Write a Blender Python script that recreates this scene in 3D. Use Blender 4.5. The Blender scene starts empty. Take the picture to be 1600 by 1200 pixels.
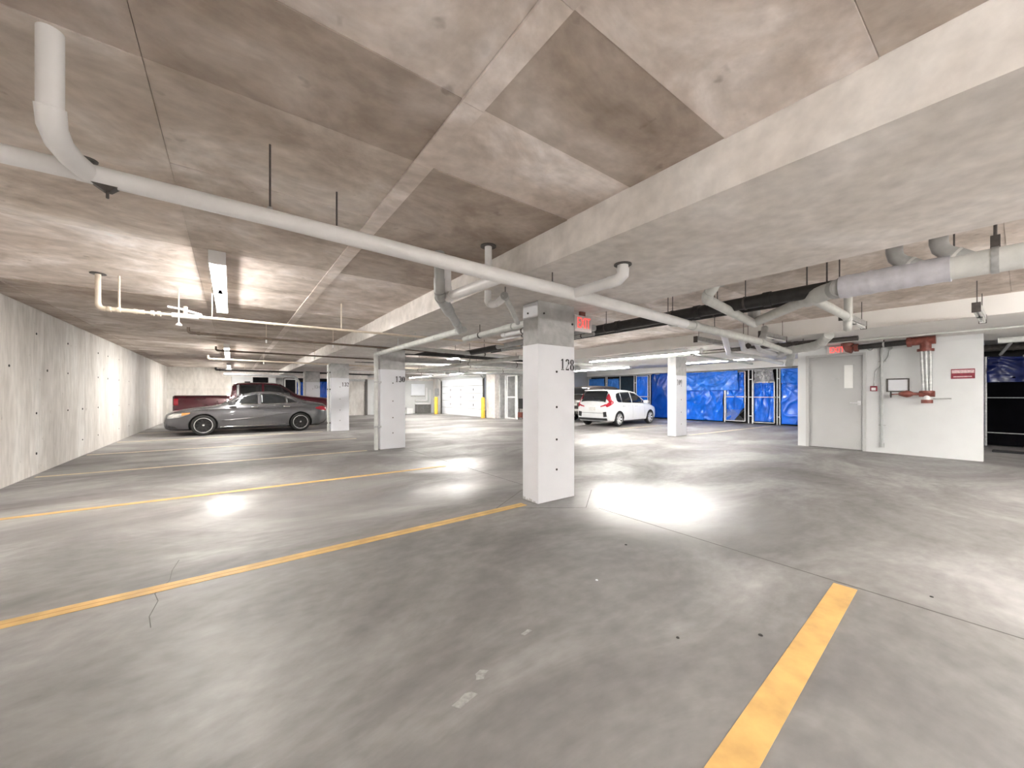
import bpy, bmesh, math, random
from mathutils import Vector, Matrix, noise
random.seed(7)
SC = bpy.context.scene
COL = SC.collection
PI = math.pi

# ------------------------------------------------------------------ camera, world, exposure
A = math.atan(439 / 592.0)
cam_d = bpy.data.cameras.new('camera')
cam = bpy.data.objects.new('camera', cam_d)
COL.objects.link(cam)
cam.location = (0, 0, 1.30)
cam.rotation_euler = (PI / 2, 0, -A)
cam_d.sensor_width = 36
cam_d.lens = 592 / 1600 * 36
cam_d.shift_y = 17 / 1600
cam_d.clip_start = 0.02
SC.camera = cam
w = bpy.data.worlds.new('world')
SC.world = w
w.use_nodes = True
w.node_tree.nodes['Background'].inputs[0].default_value = (0.9, 0.92, 1.0, 1)
w.node_tree.nodes['Background'].inputs[1].default_value = 0.05
vs = SC.view_settings
vs.view_transform = 'Standard'
vs.look = 'None'
vs.gamma = 1
vs.use_curve_mapping = False
vs.exposure = 2.85
TUBE = 30.0            # radiance of the fluorescent tubes

# ------------------------------------------------------------------ materials
MATS = {}
# polished, sealed patches of the floor: centre x, y and half sizes in metres
SEALED = [(4.1, 2.6, 1.1, 1.1), (-.45, 5.6, 1.2, .55), (.9, 5.75, 1.2, .35), (3.6, 6.2, 1.1, .8), (2.0, 4.6, 1.5, .5)]


def new_mat(name):
    m = bpy.data.materials.new(name)
    m.use_nodes = True
    nt = m.node_tree
    b = nt.nodes['Principled BSDF']
    return m, nt, b


def plain(name, col, rough=0.5, metal=0.0, var=0.12, scale=6.0, bump=0.0, coat=0.0, spec=0.5):
    """procedural paint / metal / plastic: base colour broken up by a soft noise"""
    if name in MATS:
        return MATS[name]
    m, nt, b = new_mat(name)
    N, L = nt.nodes, nt.links
    g = N.new('ShaderNodeNewGeometry')
    no = N.new('ShaderNodeTexNoise')
    no.inputs['Scale'].default_value = scale
    no.inputs['Detail'].default_value = 6
    L.new(g.outputs['Position'], no.inputs['Vector'])
    rp = N.new('ShaderNodeValToRGB')
    rp.color_ramp.elements[0].position = 0.3
    rp.color_ramp.elements[1].position = 0.7
    lo = [max(0, c * (1 - var)) for c in col]
    hi = [min(1, c * (1 + var * 0.6)) for c in col]
    rp.color_ramp.elements[0].color = (*lo, 1)
    rp.color_ramp.elements[1].color = (*hi, 1)
    L.new(no.outputs['Fac'], rp.inputs['Fac'])
    L.new(rp.outputs['Color'], b.inputs['Base Color'])
    b.inputs['Roughness'].default_value = rough
    b.inputs['Metallic'].default_value = metal
    b.inputs['Specular IOR Level'].default_value = spec
    b.inputs['Coat Weight'].default_value = coat
    if bump:
        bp = N.new('ShaderNodeBump')
        bp.inputs['Strength'].default_value = bump
        bp.inputs['Distance'].default_value = 0.01
        L.new(no.outputs['Fac'], bp.inputs['Height'])
        L.new(bp.outputs['Normal'], b.inputs['Normal'])
    MATS[name] = m
    return m


def emit(name, col, s):
    m, nt, b = new_mat(name)
    b.inputs['Base Color'].default_value = (*col, 1)
    b.inputs['Emission Color'].default_value = (*col, 1)
    b.inputs['Emission Strength'].default_value = s
    MATS[name] = m
    return m


def concrete(name, dark, mid, light, scale=0.9, rough=0.8, bump=0.15, stretch=(1, 1, 1), tint=False, spots=True, gloss=None):
    """mottled cast concrete: big stains + fine grain + pin holes; tint multiplies by the object's own colour (tone of that formwork sheet)"""
    m, nt, b = new_mat(name)
    N, L = nt.nodes, nt.links
    g = N.new('ShaderNodeNewGeometry')
    mp = N.new('ShaderNodeMapping')
    mp.inputs['Scale'].default_value = stretch
    L.new(g.outputs['Position'], mp.inputs['Vector'])
    n1 = N.new('ShaderNodeTexNoise')
    n1.inputs['Scale'].default_value = scale
    n1.inputs['Detail'].default_value = 8
    n1.inputs['Roughness'].default_value = 0.62
    n1.inputs['Distortion'].default_value = 0.6
    L.new(mp.outputs['Vector'], n1.inputs['Vector'])
    r1 = N.new('ShaderNodeValToRGB')
    e = r1.color_ramp.elements
    e[0].position, e[0].color = 0.34, (*dark, 1)
    e[1].position, e[1].color = 0.68, (*light, 1)
    q = e.new(0.5)
    q.color = (*mid, 1)
    L.new(n1.outputs['Fac'], r1.inputs['Fac'])
    n2 = N.new('ShaderNodeTexNoise')
    n2.inputs['Scale'].default_value = 9
    n2.inputs['Detail'].default_value = 9
    L.new(mp.outputs['Vector'], n2.inputs['Vector'])
    r2 = N.new('ShaderNodeMapRange')
    r2.inputs['From Min'].default_value = 0.3
    r2.inputs['From Max'].default_value = 0.7
    r2.inputs['To Min'].default_value = 0.86
    r2.inputs['To Max'].default_value = 1.1
    L.new(n2.outputs['Fac'], r2.inputs['Value'])
    mx = N.new('ShaderNodeMix')
    mx.data_type = 'RGBA'
    mx.blend_type = 'MULTIPLY'
    mx.inputs['Factor'].default_value = 1
    L.new(r1.outputs['Color'], mx.inputs['A'])
    L.new(r2.outputs['Result'], mx.inputs['B'])
    out = mx.outputs['Result']
    if spots:
        n3 = N.new('ShaderNodeTexNoise')
        n3.inputs['Scale'].default_value = 5.5
        n3.inputs['Detail'].default_value = 3
        L.new(g.outputs['Position'], n3.inputs['Vector'])
        r3 = N.new('ShaderNodeMapRange')
        r3.inputs['From Min'].default_value = 0.68
        r3.inputs['From Max'].default_value = 0.74
        r3.inputs['To Min'].default_value = 0
        r3.inputs['To Max'].default_value = 0.45
        L.new(n3.outputs['Fac'], r3.inputs['Value'])
        m3 = N.new('ShaderNodeMix')
        m3.data_type = 'RGBA'
        L.new(r3.outputs['Result'], m3.inputs['Factor'])
        L.new(out, m3.inputs['A'])
        m3.inputs['B'].default_value = (dark[0] * 0.5, dark[1] * 0.48, dark[2] * 0.46, 1)
        out = m3.outputs['Result']
    if tint:
        oi = N.new('ShaderNodeObjectInfo')
        m4 = N.new('ShaderNodeMix')
        m4.data_type = 'RGBA'
        m4.blend_type = 'MULTIPLY'
        m4.inputs['Factor'].default_value = 1
        L.new(out, m4.inputs['A'])
        L.new(oi.outputs['Color'], m4.inputs['B'])
        out = m4.outputs['Result']
    L.new(out, b.inputs['Base Color'])
    b.inputs['Roughness'].default_value = rough
    if gloss:
        r5 = N.new('ShaderNodeMapRange')
        r5.inputs['From Min'].default_value = 0.35
        r5.inputs['From Max'].default_value = 0.65
        r5.inputs['To Min'].default_value = gloss[1]
        r5.inputs['To Max'].default_value = gloss[0]
        L.new(n1.outputs['Fac'], r5.inputs['Value'])
        rough_out = r5.outputs['Result']
        acc = None
        for (sx, sy, hx, hy) in SEALED:
            mq = N.new('ShaderNodeMapping')
            mq.vector_type = 'TEXTURE'
            mq.inputs['Location'].default_value = (sx, sy, 0)
            mq.inputs['Scale'].default_value = (hx, hy, 1)
            L.new(g.outputs['Position'], mq.inputs['Vector'])
            ln = N.new('ShaderNodeVectorMath')
            ln.operation = 'LENGTH'
            L.new(mq.outputs['Vector'], ln.inputs[0])
            ad = N.new('ShaderNodeMath')
            ad.operation = 'MULTIPLY_ADD'
            L.new(n2.outputs['Fac'], ad.inputs[0])
            ad.inputs[1].default_value = .8
            L.new(ln.outputs['Value'], ad.inputs[2])
            mr = N.new('ShaderNodeMapRange')
            mr.inputs['From Min'].default_value = .85
            mr.inputs['From Max'].default_value = 1.65
            mr.inputs['To Min'].default_value = 1
            mr.inputs['To Max'].default_value = 0
            L.new(ad.outputs[0], mr.inputs['Value'])
            if acc is None:
                acc = mr.outputs['Result']
            else:
                mm = N.new('ShaderNodeMath')
                mm.operation = 'MAXIMUM'
                L.new(acc, mm.inputs[0])
                L.new(mr.outputs['Result'], mm.inputs[1])
                acc = mm.outputs[0]
        fr = N.new('ShaderNodeMix')
        fr.data_type = 'FLOAT'
        L.new(acc, fr.inputs['Factor'])
        L.new(rough_out, fr.inputs['A'])
        fr.inputs['B'].default_value = .33
        L.new(fr.outputs['Result'], b.inputs['Roughness'])
        cw = N.new('ShaderNodeMath')
        cw.operation = 'MULTIPLY'
        cw.inputs[1].default_value = .28
        L.new(acc, cw.inputs[0])
        L.new(cw.outputs[0], b.inputs['Coat Weight'])
        b.inputs['Coat Roughness'].default_value = .30
    bp = N.new('ShaderNodeBump')
    bp.inputs['Strength'].default_value = bump
    bp.inputs['Distance'].default_value = 0.01
    L.new(n2.outputs['Fac'], bp.inputs['Height'])
    L.new(bp.outputs['Normal'], b.inputs['Normal'])
    MATS[name] = m
    return m


C_CEIL = concrete('ceiling_concrete', (.42, .36, .315), (.61, .55, .505), (.84, .805, .79), 1.25, .85, .12, (1, 1.25, 1), tint=True)
C_WALL = concrete('wall_concrete', (.50, .47, .44), (.62, .59, .56), (.76, .75, .73), 0.8, .8, .1, (1, 1.6, .35), tint=True)
C_BEAM = concrete('beam_concrete', (.62, .58, .545), (.71, .67, .64), (.81, .78, .76), 1.0, .8, .1, spots=False)
C_FLOOR = concrete('floor_concrete', (.140, .132, .128), (.205, .195, .190), (.355, .345, .340), 0.5, .4, .04, (.8, 1.3, 1), spots=False, gloss=(.42, .65))
C_COL = concrete('column_concrete', (.36, .36, .36), (.45, .45, .45), (.56, .56, .56), 2.0, .8, .1, spots=False)
M_WPAINT = plain('white_paint', (.72, .73, .77), .45, var=.05, scale=2)
M_WWALL = plain('white_wall_paint', (.62, .635, .64), .6, var=.06, scale=1.5, bump=.05)
M_WBEAM = plain('white_beam_paint', (.82, .80, .78), .7, var=.06, scale=1.2)
M_YELLOW = plain('yellow_line_paint', (.60, .37, .125), .55, var=.22, scale=7)
M_YELLOW2 = plain('yellow_line_worn', (.42, .22, .06), .6, var=.3, scale=9)
M_PALELINE = plain('pale_line_paint', (.72, .60, .40), .55, var=.25, scale=5)
M_PVC = plain('white_pvc', (.84, .84, .85), .35, var=.05)
M_GPVC = plain('grey_pvc', (.42, .43, .43), .4, var=.15, scale=9)
M_LGPVC = plain('light_grey_pvc', (.62, .63, .61), .4, var=.12, scale=8)
M_FOIL = plain('foil_wrap', (.66, .66, .72), .35, .3, var=.12, scale=14, bump=.25)
M_BLACKP = plain('black_iron', (.025, .024, .023), .45, var=.4, scale=14)
M_BROWNP = plain('brown_iron', (.16, .12, .09), .5, var=.3, scale=10)
M_RUST = plain('red_oxide_paint', (.20, .055, .04), .45, var=.3, scale=18, bump=.1)
M_BEIGE = plain('beige_pipe_paint', (.66, .57, .47), .5, var=.12, scale=10)
M_STEEL = plain('galvanised_steel', (.46, .47, .47), .4, .4, var=.25, scale=20)
M_SILVER = plain('bright_steel', (.78, .78, .79), .35, .1, var=.15, scale=20)
M_DSTEEL = plain('dark_steel', (.10, .09, .085), .5, .4, var=.3, scale=20)
M_FIX = plain('white_enamel', (.82, .82, .82), .35, var=.04)
M_TUBE = emit('fluorescent_tube', (1, .97, .92), TUBE)
M_DEADTUBE = plain('unlit_tube', (.80, .80, .78), .25, var=.03)
M_DOOR = plain('grey_door_paint', (.46, .465, .465), .45, var=.04, scale=2)
M_FRAME = plain('grey_frame_paint', (.47, .475, .475), .4, var=.04, scale=2)
M_DARK = plain('dark_void', (.012, .012, .014), .8, var=.3)  # near-black colour painting the shade of deep openings; also the floor block
M_BLACKTARP = plain('black_tarp', (.002, .002, .003), .9, var=.4, scale=3, spec=.04)
M_HOLE = plain('hole_black', (.03, .028, .025), .9, var=.2)
M_RUBBER = plain('tyre_rubber', (.02, .02, .02), .7, var=.3, scale=30)
M_GLASS = plain('tinted_glass', (.012, .014, .016), .06, var=.2, spec=.7)
M_GREYPAINT = plain('grey_car_paint', (.15, .15, .16), .25, .6, var=.06, scale=3, coat=.6)
M_REDPAINT = plain('maroon_car_paint', (.075, .008, .016), .25, .2, var=.1, scale=3, coat=.8)
M_WHITEPAINT = plain('white_car_paint', (.82, .84, .85), .22, var=.03, coat=.8)
M_BROWNPAINT = plain('dark_brown_car_paint', (.035, .028, .025), .22, .3, var=.1, coat=.8)
M_BLKPLASTIC = plain('black_plastic', (.02, .02, .021), .5, var=.2)
M_REDLAMP = plain('red_lamp', (.45, .012, .03), .15, var=.15, coat=.5)
M_AMBER = plain('amber_lamp', (.75, .32, .10), .15, var=.3, scale=12, coat=.5)
M_HEADLAMP = plain('clear_lamp', (.60, .60, .58), .12, .3, var=.3, scale=12, coat=.6)
M_CHROME = plain('chrome', (.80, .80, .80), .12, 1.0, var=.05)
M_PLATE = plain('plate_white', (.72, .72, .70), .4, var=.2, scale=30)
M_SCUFF = plain('floor_scuff', (.36, .35, .345), .6, var=.3, scale=40)
M_INK = plain('black_stencil_paint', (.012, .012, .014), .6, var=.2)
M_TARP = plain('blue_tarp', (.003, .15, .80), .22, var=.22, scale=2.2, coat=.25)
M_TARPD = plain('deep_blue_tarp', (.002, .06, .40), .22, var=.25, scale=2.2, coat=.2)
M_TARPL = plain('pale_blue_tarp', (.06, .26, .78), .22, var=.2, scale=2.2, coat=.2)
M_TARPB = plain('bright_blue_tarp', (.015, .21, .92), .22, var=.2, scale=2.2, coat=.25)
M_TARPN = plain('navy_tarp', (.003, .012, .11), .35, var=.4, scale=3, coat=.1)
M_TARPS = plain('silver_tarp', (.62, .62, .63), .25, .35, var=.35, scale=4)
M_YPOST = plain('yellow_bollard_paint', (.82, .55, .06), .4, var=.1, scale=6)
M_DOORPANEL = plain('white_steel_door', (.80, .83, .88), .4, var=.05, scale=2)
M_REDSIGN = plain('red_plaque', (.22, .012, .03), .35, var=.35, scale=26)
M_PINKSIGN = plain('plaque_print', (.62, .45, .46), .4, var=.35, scale=40)
M_EXITPLATE = plain('exit_plate', (.66, .63, .62), .4, var=.05)
M_EXITRED = emit('exit_letters', (1.0, .07, .06), .22)
M_LITGLASS = plain('door_lite_glass', (.85, .86, .84), .2, var=.03)

# ------------------------------------------------------------------ mesh helpers


class MB:
    def __init__(self):
        self.v, self.f, self.mi = [], [], []

    def add(self, vs_, fs, m=0):
        o = len(self.v)
        self.v += [tuple(p) for p in vs_]
        for q in fs:
            self.f.append(tuple(i + o for i in q))
            self.mi.append(m)
        return self

    def box(self, x0, x1, y0, y1, z0, z1):
        v = [(x, y, z) for z in (z0, z1) for y in (y0, y1) for x in (x0, x1)]
        return self.add(v, [(0, 2, 3, 1), (4, 5, 7, 6), (0, 1, 5, 4), (2, 6, 7, 3), (0, 4, 6, 2), (1, 3, 7, 5)])

    def bbox(self, x0, x1, y0, y1, z0, z1, b):
        """box with bevelled edges"""
        bm = bmesh.new()
        bmesh.ops.create_cube(bm, size=1)
        for p in bm.verts:
            p.co = Vector(((x0 + x1) / 2 + p.co.x * (x1 - x0), (y0 + y1) / 2 + p.co.y * (y1 - y0), (z0 + z1) / 2 + p.co.z * (z1 - z0)))
        bmesh.ops.bevel(bm, geom=bm.edges[:], offset=b, segments=2, affect='EDGES', profile=.6)
        bm.verts.index_update()
        self.add([p.co for p in bm.verts], [[q.index for q in f.verts] for f in bm.faces])
        bm.free()
        return self

    def tube(self, pts, r, seg=14, cap=True):
        pts = [Vector(p) for p in pts]
        n = len(pts)
        rs = r if isinstance(r, (list, tuple)) else [r] * n
        T = []
        for i in range(n):
            a = pts[max(0, i - 1)]
            c = pts[min(n - 1, i + 1)]
            T.append((c - a).normalized())
        up = Vector((0, 0, 1)) if abs(T[0].z) < .9 else Vector((1, 0, 0))
        u = T[0].cross(up).normalized()
        V, Fc = [], []
        for i in range(n):
            u = (u - T[i] * u.dot(T[i])).normalized()
            k = T[i].cross(u)
            for j in range(seg):
                a = 2 * PI * j / seg
                V.append(pts[i] + (u * math.cos(a) + k * math.sin(a)) * rs[i])
        for i in range(n - 1):
            for j in range(seg):
                a, b2 = i * seg + j, i * seg + (j + 1) % seg
                Fc.append((a, b2, b2 + seg, a + seg))
        if cap:
            Fc.append(tuple(range(seg))[::-1])
            Fc.append(tuple(range((n - 1) * seg, n * seg)))
        return self.add(V, Fc)

    def prism(self, poly, axis, a, b):
        """extrude a 2-D polygon; axis x: poly=(y,z), y: (x,z), z: (x,y)"""
        n = len(poly)

        def P(p, t):
            return {'x': (t, p[0], p[1]), 'y': (p[0], t, p[1]), 'z': (p[0], p[1], t)}[axis]
        V = [P(p, a) for p in poly] + [P(p, b) for p in poly]
        Fc = [tuple(range(n))[::-1], tuple(range(n, 2 * n))] + [(i, (i + 1) % n, n + (i + 1) % n, n + i) for i in range(n)]
        return self.add(V, Fc)

    def lathe(self, prof, centre, axis, seg=28, cap=True):
        """prof: list of (radius, offset along axis)"""
        c = Vector(centre)
        ax = Vector(axis).normalized()
        up = Vector((0, 0, 1)) if abs(ax.z) < .9 else Vector((1, 0, 0))
        u = ax.cross(up).normalized()
        k = ax.cross(u)
        V, Fc = [], []
        for (r, h) in prof:
            for j in range(seg):
                a = 2 * PI * j / seg
                V.append(c + ax * h + (u * math.cos(a) + k * math.sin(a)) * r)
        for i in range(len(prof) - 1):
            for j in range(seg):
                a, b2 = i * seg + j, i * seg + (j + 1) % seg
                Fc.append((a, b2, b2 + seg, a + seg))
        if cap and prof[0][0] > 1e-5:
            Fc.append(tuple(range(seg))[::-1])
        if cap and prof[-1][0] > 1e-5:
            Fc.append(tuple(range((len(prof) - 1) * seg, len(prof) * seg)))
        return self.add(V, Fc)

    def grid(self, fn, nu, nv, thick=None):
        V = [fn(i / nu, j / nv) for i in range(nu + 1) for j in range(nv + 1)]
        Fc = [(i * (nv + 1) + j, (i + 1) * (nv + 1) + j, (i + 1) * (nv + 1) + j + 1, i * (nv + 1) + j + 1) for i in range(nu) for j in range(nv)]
        return self.add(V, Fc)

    def build(self, name, mat, parent=None, smooth=False, label=None, local=False, kind=None, ang=40):
        me = bpy.data.meshes.new(name)
        off = Vector((0, 0, 0))
        if parent is not None and not local:
            off = world_off(parent)
        me.from_pydata([tuple(Vector(p) - off) for p in self.v], [], self.f)
        bm = bmesh.new()
        bm.from_mesh(me)
        bmesh.ops.recalc_face_normals(bm, faces=bm.faces[:])
        bm.to_mesh(me)
        bm.free()
        for m in (mat if isinstance(mat, (list, tuple)) else [mat]):
            me.materials.append(m)
        if smooth:
            for p in me.polygons:
                p.use_smooth = True
            me.set_sharp_from_angle(angle=math.radians(ang))
        o = bpy.data.objects.new(name, me)
        COL.objects.link(o)
        if parent is not None:
            o.parent = parent
        if label:
            o['label'] = label
        if kind:
            o['kind'] = kind
        return o


def world_off(o):
    v = Vector((0, 0, 0))
    while o is not None:
        v += Vector(o.location)
        o = o.parent
    return v


def thing(name, label, cat, loc=(0, 0, 0), group=None, rz=0):
    o = bpy.data.objects.new(name, None)
    COL.objects.link(o)
    o.location = loc
    o.rotation_euler = (0, 0, rz)
    o.empty_display_size = .1
    o['label'] = label
    o['category'] = cat
    o['kind'] = 'thing'
    if group:
        o['group'] = group
    return o


def tag(o, label, cat, group=None):
    o['label'] = label
    o['category'] = cat
    o['kind'] = 'thing'
    if group:
        o['group'] = group
    return o


def struct(o, label=None):
    o['kind'] = 'structure'
    if label:
        o['label'] = label
    return o


def copy_tree(o, parent=None):
    c = o.copy()
    COL.objects.link(c)
    if parent is not None:
        c.parent = parent
    for ch in list(o.children):
        copy_tree(ch, c)
    return c


def text_mesh(txt, size, mat, name, parent, loc, rot, bold=0.0, sx=1.0, depth=.002):
    cu = bpy.data.curves.new(name, 'FONT')
    cu.body = txt
    cu.size = size
    cu.offset = bold
    cu.extrude = depth
    cu.align_x = 'CENTER'
    cu.align_y = 'CENTER'
    to = bpy.data.objects.new(name, cu)
    COL.objects.link(to)
    bpy.context.view_layer.update()
    me = bpy.data.meshes.new_from_object(to.evaluated_get(bpy.context.evaluated_depsgraph_get()))
    bpy.data.objects.remove(to)
    me.materials.clear()
    me.materials.append(mat)
    o = bpy.data.objects.new(name, me)
    COL.objects.link(o)
    o.parent = parent
    o.location = Vector(loc) - world_off(parent)
    o.rotation_euler = rot
    o.scale = (sx, 1, 1)
    return o


# ------------------------------------------------------------------ pipes
def run(parent, pts, r, mat, bend=None, seg=14, name='pipe', caps=None, elbow=1.1):
    """a pipe run: each straight a part, each bend an elbow fitting of its own, slightly stouter"""
    pts = [Vector(p) for p in pts]
    bend = bend or r * 2.2
    ends = []
    for i in range(1, len(pts) - 1):
        a, b, c = pts[i - 1], pts[i], pts[i + 1]
        t1 = min(bend, (b - a).length * .48)
        t2 = min(bend, (c - b).length * .48)
        p1 = b + (a - b).normalized() * t1
        p2 = b + (c - b).normalized() * t2
        ends.append((p1, b, p2))
    cur = pts[0]
    for i in range(len(pts) - 1):
        nxt = ends[i][0] if i < len(ends) else pts[-1]
        if (nxt - cur).length > 1e-3:
            MB().tube([cur, nxt], r, seg).build(name, mat, parent, True)
        if i < len(ends):
            p1, b, p2 = ends[i]
            arc = [p1 * (1 - t) ** 2 + b * 2 * t * (1 - t) + p2 * t * t for t in [k / 7 for k in range(8)]]
            MB().tube(arc, r * elbow, seg).build('elbow', mat, parent, True)
            cur = p2


def ring(parent, p, d, r, mat, ln=.05, name='coupling', k=1.14):
    p = Vector(p)
    d = Vector(d).normalized()
    MB().tube([p - d * ln / 2, p + d * ln / 2], r * k, 16).build(name, mat, parent, True)


def hanger(parent, p, ztop, r=.006, mat=None, clamp=None, d=(1, 0, 0)):
    mat = mat or M_DSTEEL
    MB().tube([(p[0], p[1], p[2]), (p[0], p[1], ztop)], r, 6).build('hanger_rod', mat, parent)
    if clamp:
        dv = Vector(d).normalized()
        c = Vector(p)
        MB().tube([c - dv * .012, c + dv * .012], clamp, 14).build('clamp', mat, parent, True)


# ------------------------------------------------------------------ the setting
Y0, Y1 = -7.0, 25.3
XL, XR = -2.56, 20.6
ZC, ZA, ZB1, ZB2 = 2.715, 2.80, 2.43, 2.50

floor = struct(MB().box(XL - .2, XR + .2, Y0 - .2, Y1 + 1.6, -.25, 0).build('floor', C_FLOOR))


def floor_strip(name, p, q, wd, mat, label=None, z=.0025):
    p, q = Vector((*p, 0)), Vector((*q, 0))
    d = (q - p).normalized()
    n = Vector((-d.y, d.x, 0)) * wd / 2
    poly = [p - n, q - n, q + n, p + n]
    return MB().prism([(v.x, v.y) for v in poly], 'z', .0004, z).build(name, mat, floor, label=label)


def parking_line(p, q, label, wd=.105, mat=None, split=False):
    mat = mat or M_YELLOW
    if split:
        p_, q_ = Vector((*p, 0)), Vector((*q, 0))
        d = (q_ - p_).normalized()
        n = Vector((-d.y, d.x, 0)) * (wd * .26)
        floor_strip('parking_line', (p_ + n)[:2], (q_ + n)[:2], wd * .46, mat, label + ', far band')
        floor_strip('parking_line', (p_ - n)[:2], (q_ - n)[:2], wd * .46, mat, label + ', near band')
        floor_strip('line_seam', p, q, wd * .08, M_YELLOW2)
    else:
        floor_strip('parking_line', p, q, wd, mat, label)


parking_line((-2.5, 3.40), (2.80, 3.535), 'yellow stall line ending at the column numbered 128', .12, split=True)
parking_line((-2.5, 6.37), (3.15, 6.295), 'yellow stall line between the columns numbered 128 and 130', .10)
parking_line((-2.48, 9.28), (2.55, 9.135), 'pale yellow stall line ending at the column numbered 130', .09, M_PALELINE)
parking_line((-2.5, 12.05), (3.0, 11.82), 'pale worn stall line between columns 130 and 132', .09, M_PALELINE)
parking_line((-2.5, 14.75), (2.6, 14.7), 'pale stall line beside the grey sedan', .09, M_PALELINE)
parking_line((-2.5, 17.7), (2.8, 17.6), 'stall line between sedan and pickup', .09, M_PALELINE)
parking_line((0.25, .537), (3.347, .718), 'broad yellow line beside the open floor, square end', .124)
parking_line((11.9, 6.42), (18.2, 6.25), 'pale stall line running to the tarp lockers', .09, M_PALELINE)
parking_line((11.9, 9.2), (18.2, 9.2), 'pale stall line beside the white hatchback', .09, M_PALELINE)
for a, b in (((2.448, 3.598), (3.21, 4.09)), ((3.287, 3.0), (3.96, 3.515)), ((2.448, 3.598), (3.287, 3.0)), ((3.39, 2.9), (3.39, -6.9)), ((3.39, 4.3), (3.39, 25)),
             ((2.45, 9.2), (3.15, 8.65)), ((3.15, 8.65), (3.85, 9.2))):
    floor_strip('control_joint', a, b, .008, M_DSTEEL, z=.0012)
# hairline crack
ck = [(-.328, 3.957), (-.35, 3.75), (-.345, 3.56), (-.40, 3.38), (-.37, 3.25), (-.385, 3.05), (-.36, 2.9)]
for a, b in zip(ck[:-1], ck[1:]):
    floor_strip('crack', a, b, .005, M_DSTEEL, z=.001)

for (px, py, rr, m_) in ((2.30, .845, .012, M_HOLE), (1.92, 1.10, .009, M_HOLE), (2.75, 2.05, .012, M_HOLE), (2.06, 1.78, .010, M_WPAINT), (3.62, .35, .010, M_HOLE)):
    MB().lathe([(rr, .0005), (rr * .8, .004), (.0, .005)], (px, py, 0), (0, 0, 1), 9).build('fleck', m_, floor)
for (px, py, a_, sc) in ((.80, 1.42, .4, .5), (.93, 1.50, 1.1, .35), (1.30, 1.62, .2, .3)):
    pts = [(px + sc * .10 * math.cos(a_ + k * .9) * (1 + .4 * math.sin(k * 2.3)), py + sc * .06 * math.sin(a_ + k * .9) * (1 + .5 * math.cos(k * 1.7))) for k in range(7)]
    MB().prism(pts, 'z', .0003, .0012).build('scuff', M_SCUFF, floor)

# ceiling: soffit slab with formwork sheets, each sheet a panel with its own level and tone
ceiling = struct(MB().box(XL - .2, 2.19, Y0 - .2, Y1 + 1.6, ZC + .02, ZC + .35).build('ceiling', C_CEIL))
ceiling.color = (.55, .52, .5, 1)
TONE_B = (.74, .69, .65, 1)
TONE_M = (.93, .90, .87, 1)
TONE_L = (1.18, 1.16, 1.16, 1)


def panel(x0, x1, y0, y1, z, tone, name='panel', parent=ceiling, th=.03, gap=.0012, mat=C_CEIL):
    o = MB().box(x0 + gap, x1 - gap, y0 + gap, y1 - gap, z, z + th).build(name, mat, parent)
    o.color = tone
    return o


def jit(t, a=.05):
    k = 1 + random.uniform(-a, a)
    return (t[0] * k, t[1] * k, t[2] * k, 1)


rowsL = [-7, -5.4, -4.2, -3.0, -1.8, -.6, .36, .98, 1.60, 2.20, 3.10, 4.72, 6.05, 7.35, 8.6, 9.9, 11.1, 12.4, 13.6, 14.9, 16.1, 17.4, 18.6, 19.9, 21.1, 22.4, 23.6, 25.3]
for i in range(len(rowsL) - 1):
    a, b = rowsL[i], rowsL[i + 1]
    for ci, (x0, x1) in enumerate(((-2.28, -.30), (-.30, .89), (1.01, 2.19))):
        t = random.choice((TONE_B, TONE_M, TONE_M))
        if abs(a - .98) < .01:
            t = (TONE_M, TONE_L, TONE_B)[ci]
        elif abs(a - 1.60) < .01:
            t = (TONE_B, TONE_B, TONE_L)[ci]
        elif abs(a - 2.20) < .01:
            t = (TONE_M, TONE_M, TONE_B)[ci]
        elif abs(a - .36) < .01:
            t = (TONE_B, TONE_B, TONE_L)[ci]
        elif abs(a - 3.10) < .01:
            t = (TONE_M, TONE_M, TONE_B)[ci]
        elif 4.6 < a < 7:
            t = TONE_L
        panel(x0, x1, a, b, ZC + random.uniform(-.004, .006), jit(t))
for i in range(len(rowsL) - 1):
    panel(.89, 1.01, rowsL[i], rowsL[i + 1], ZC - .008, jit(TONE_L, .04), 'joint_tape', gap=.001)
ys = [-7, -3.6, 0, 3.2, 6.3, 9.4, 12.2, 15.3, 18.4, 20.5, 25.3]
for a, b in zip(ys[:-1], ys[1:]):
    panel(-2.56, -2.28, a, b, ZC - .01, jit(TONE_B), 'edge_strip')

# slab band on the column line, split by one open groove; then aisle slab and its sheets; painted band; far slab
bandA = struct(MB().box(2.19, 3.594, Y0, Y1, ZB1, 3.05).build('beam', C_BEAM), 'wide concrete slab band resting on the numbered columns')
bandA2 = struct(MB().box(3.606, 4.10, Y0, Y1, ZB1 + .006, 3.05).build('beam', C_BEAM), 'outer strip of the concrete slab band past the open groove')
aisle = struct(MB().box(4.10, 9.2, Y0 - .2, Y1 + 1.6, ZA + .02, ZA + .3).build('ceiling_aisle', C_CEIL))
rowsA = [-7, -4.6, -2.2, 0.1, 2.5, 4.9, 7.3, 9.7, 12.1, 14.5, 16.9, 19.3, 21.7, 25.3]
for i in range(len(rowsA) - 1):
    for x0, x1 in ((4.10, 5.35), (5.35, 6.6), (6.6, 7.85), (7.85, 9.2)):
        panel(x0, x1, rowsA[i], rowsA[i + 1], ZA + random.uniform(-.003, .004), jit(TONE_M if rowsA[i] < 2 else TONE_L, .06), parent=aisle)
bandB = struct(MB().box(9.2, 13.4, Y0, Y1, ZB2, 3.1).build('beam', M_WBEAM), 'white painted slab band above the door wall and aisle lights')
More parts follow.
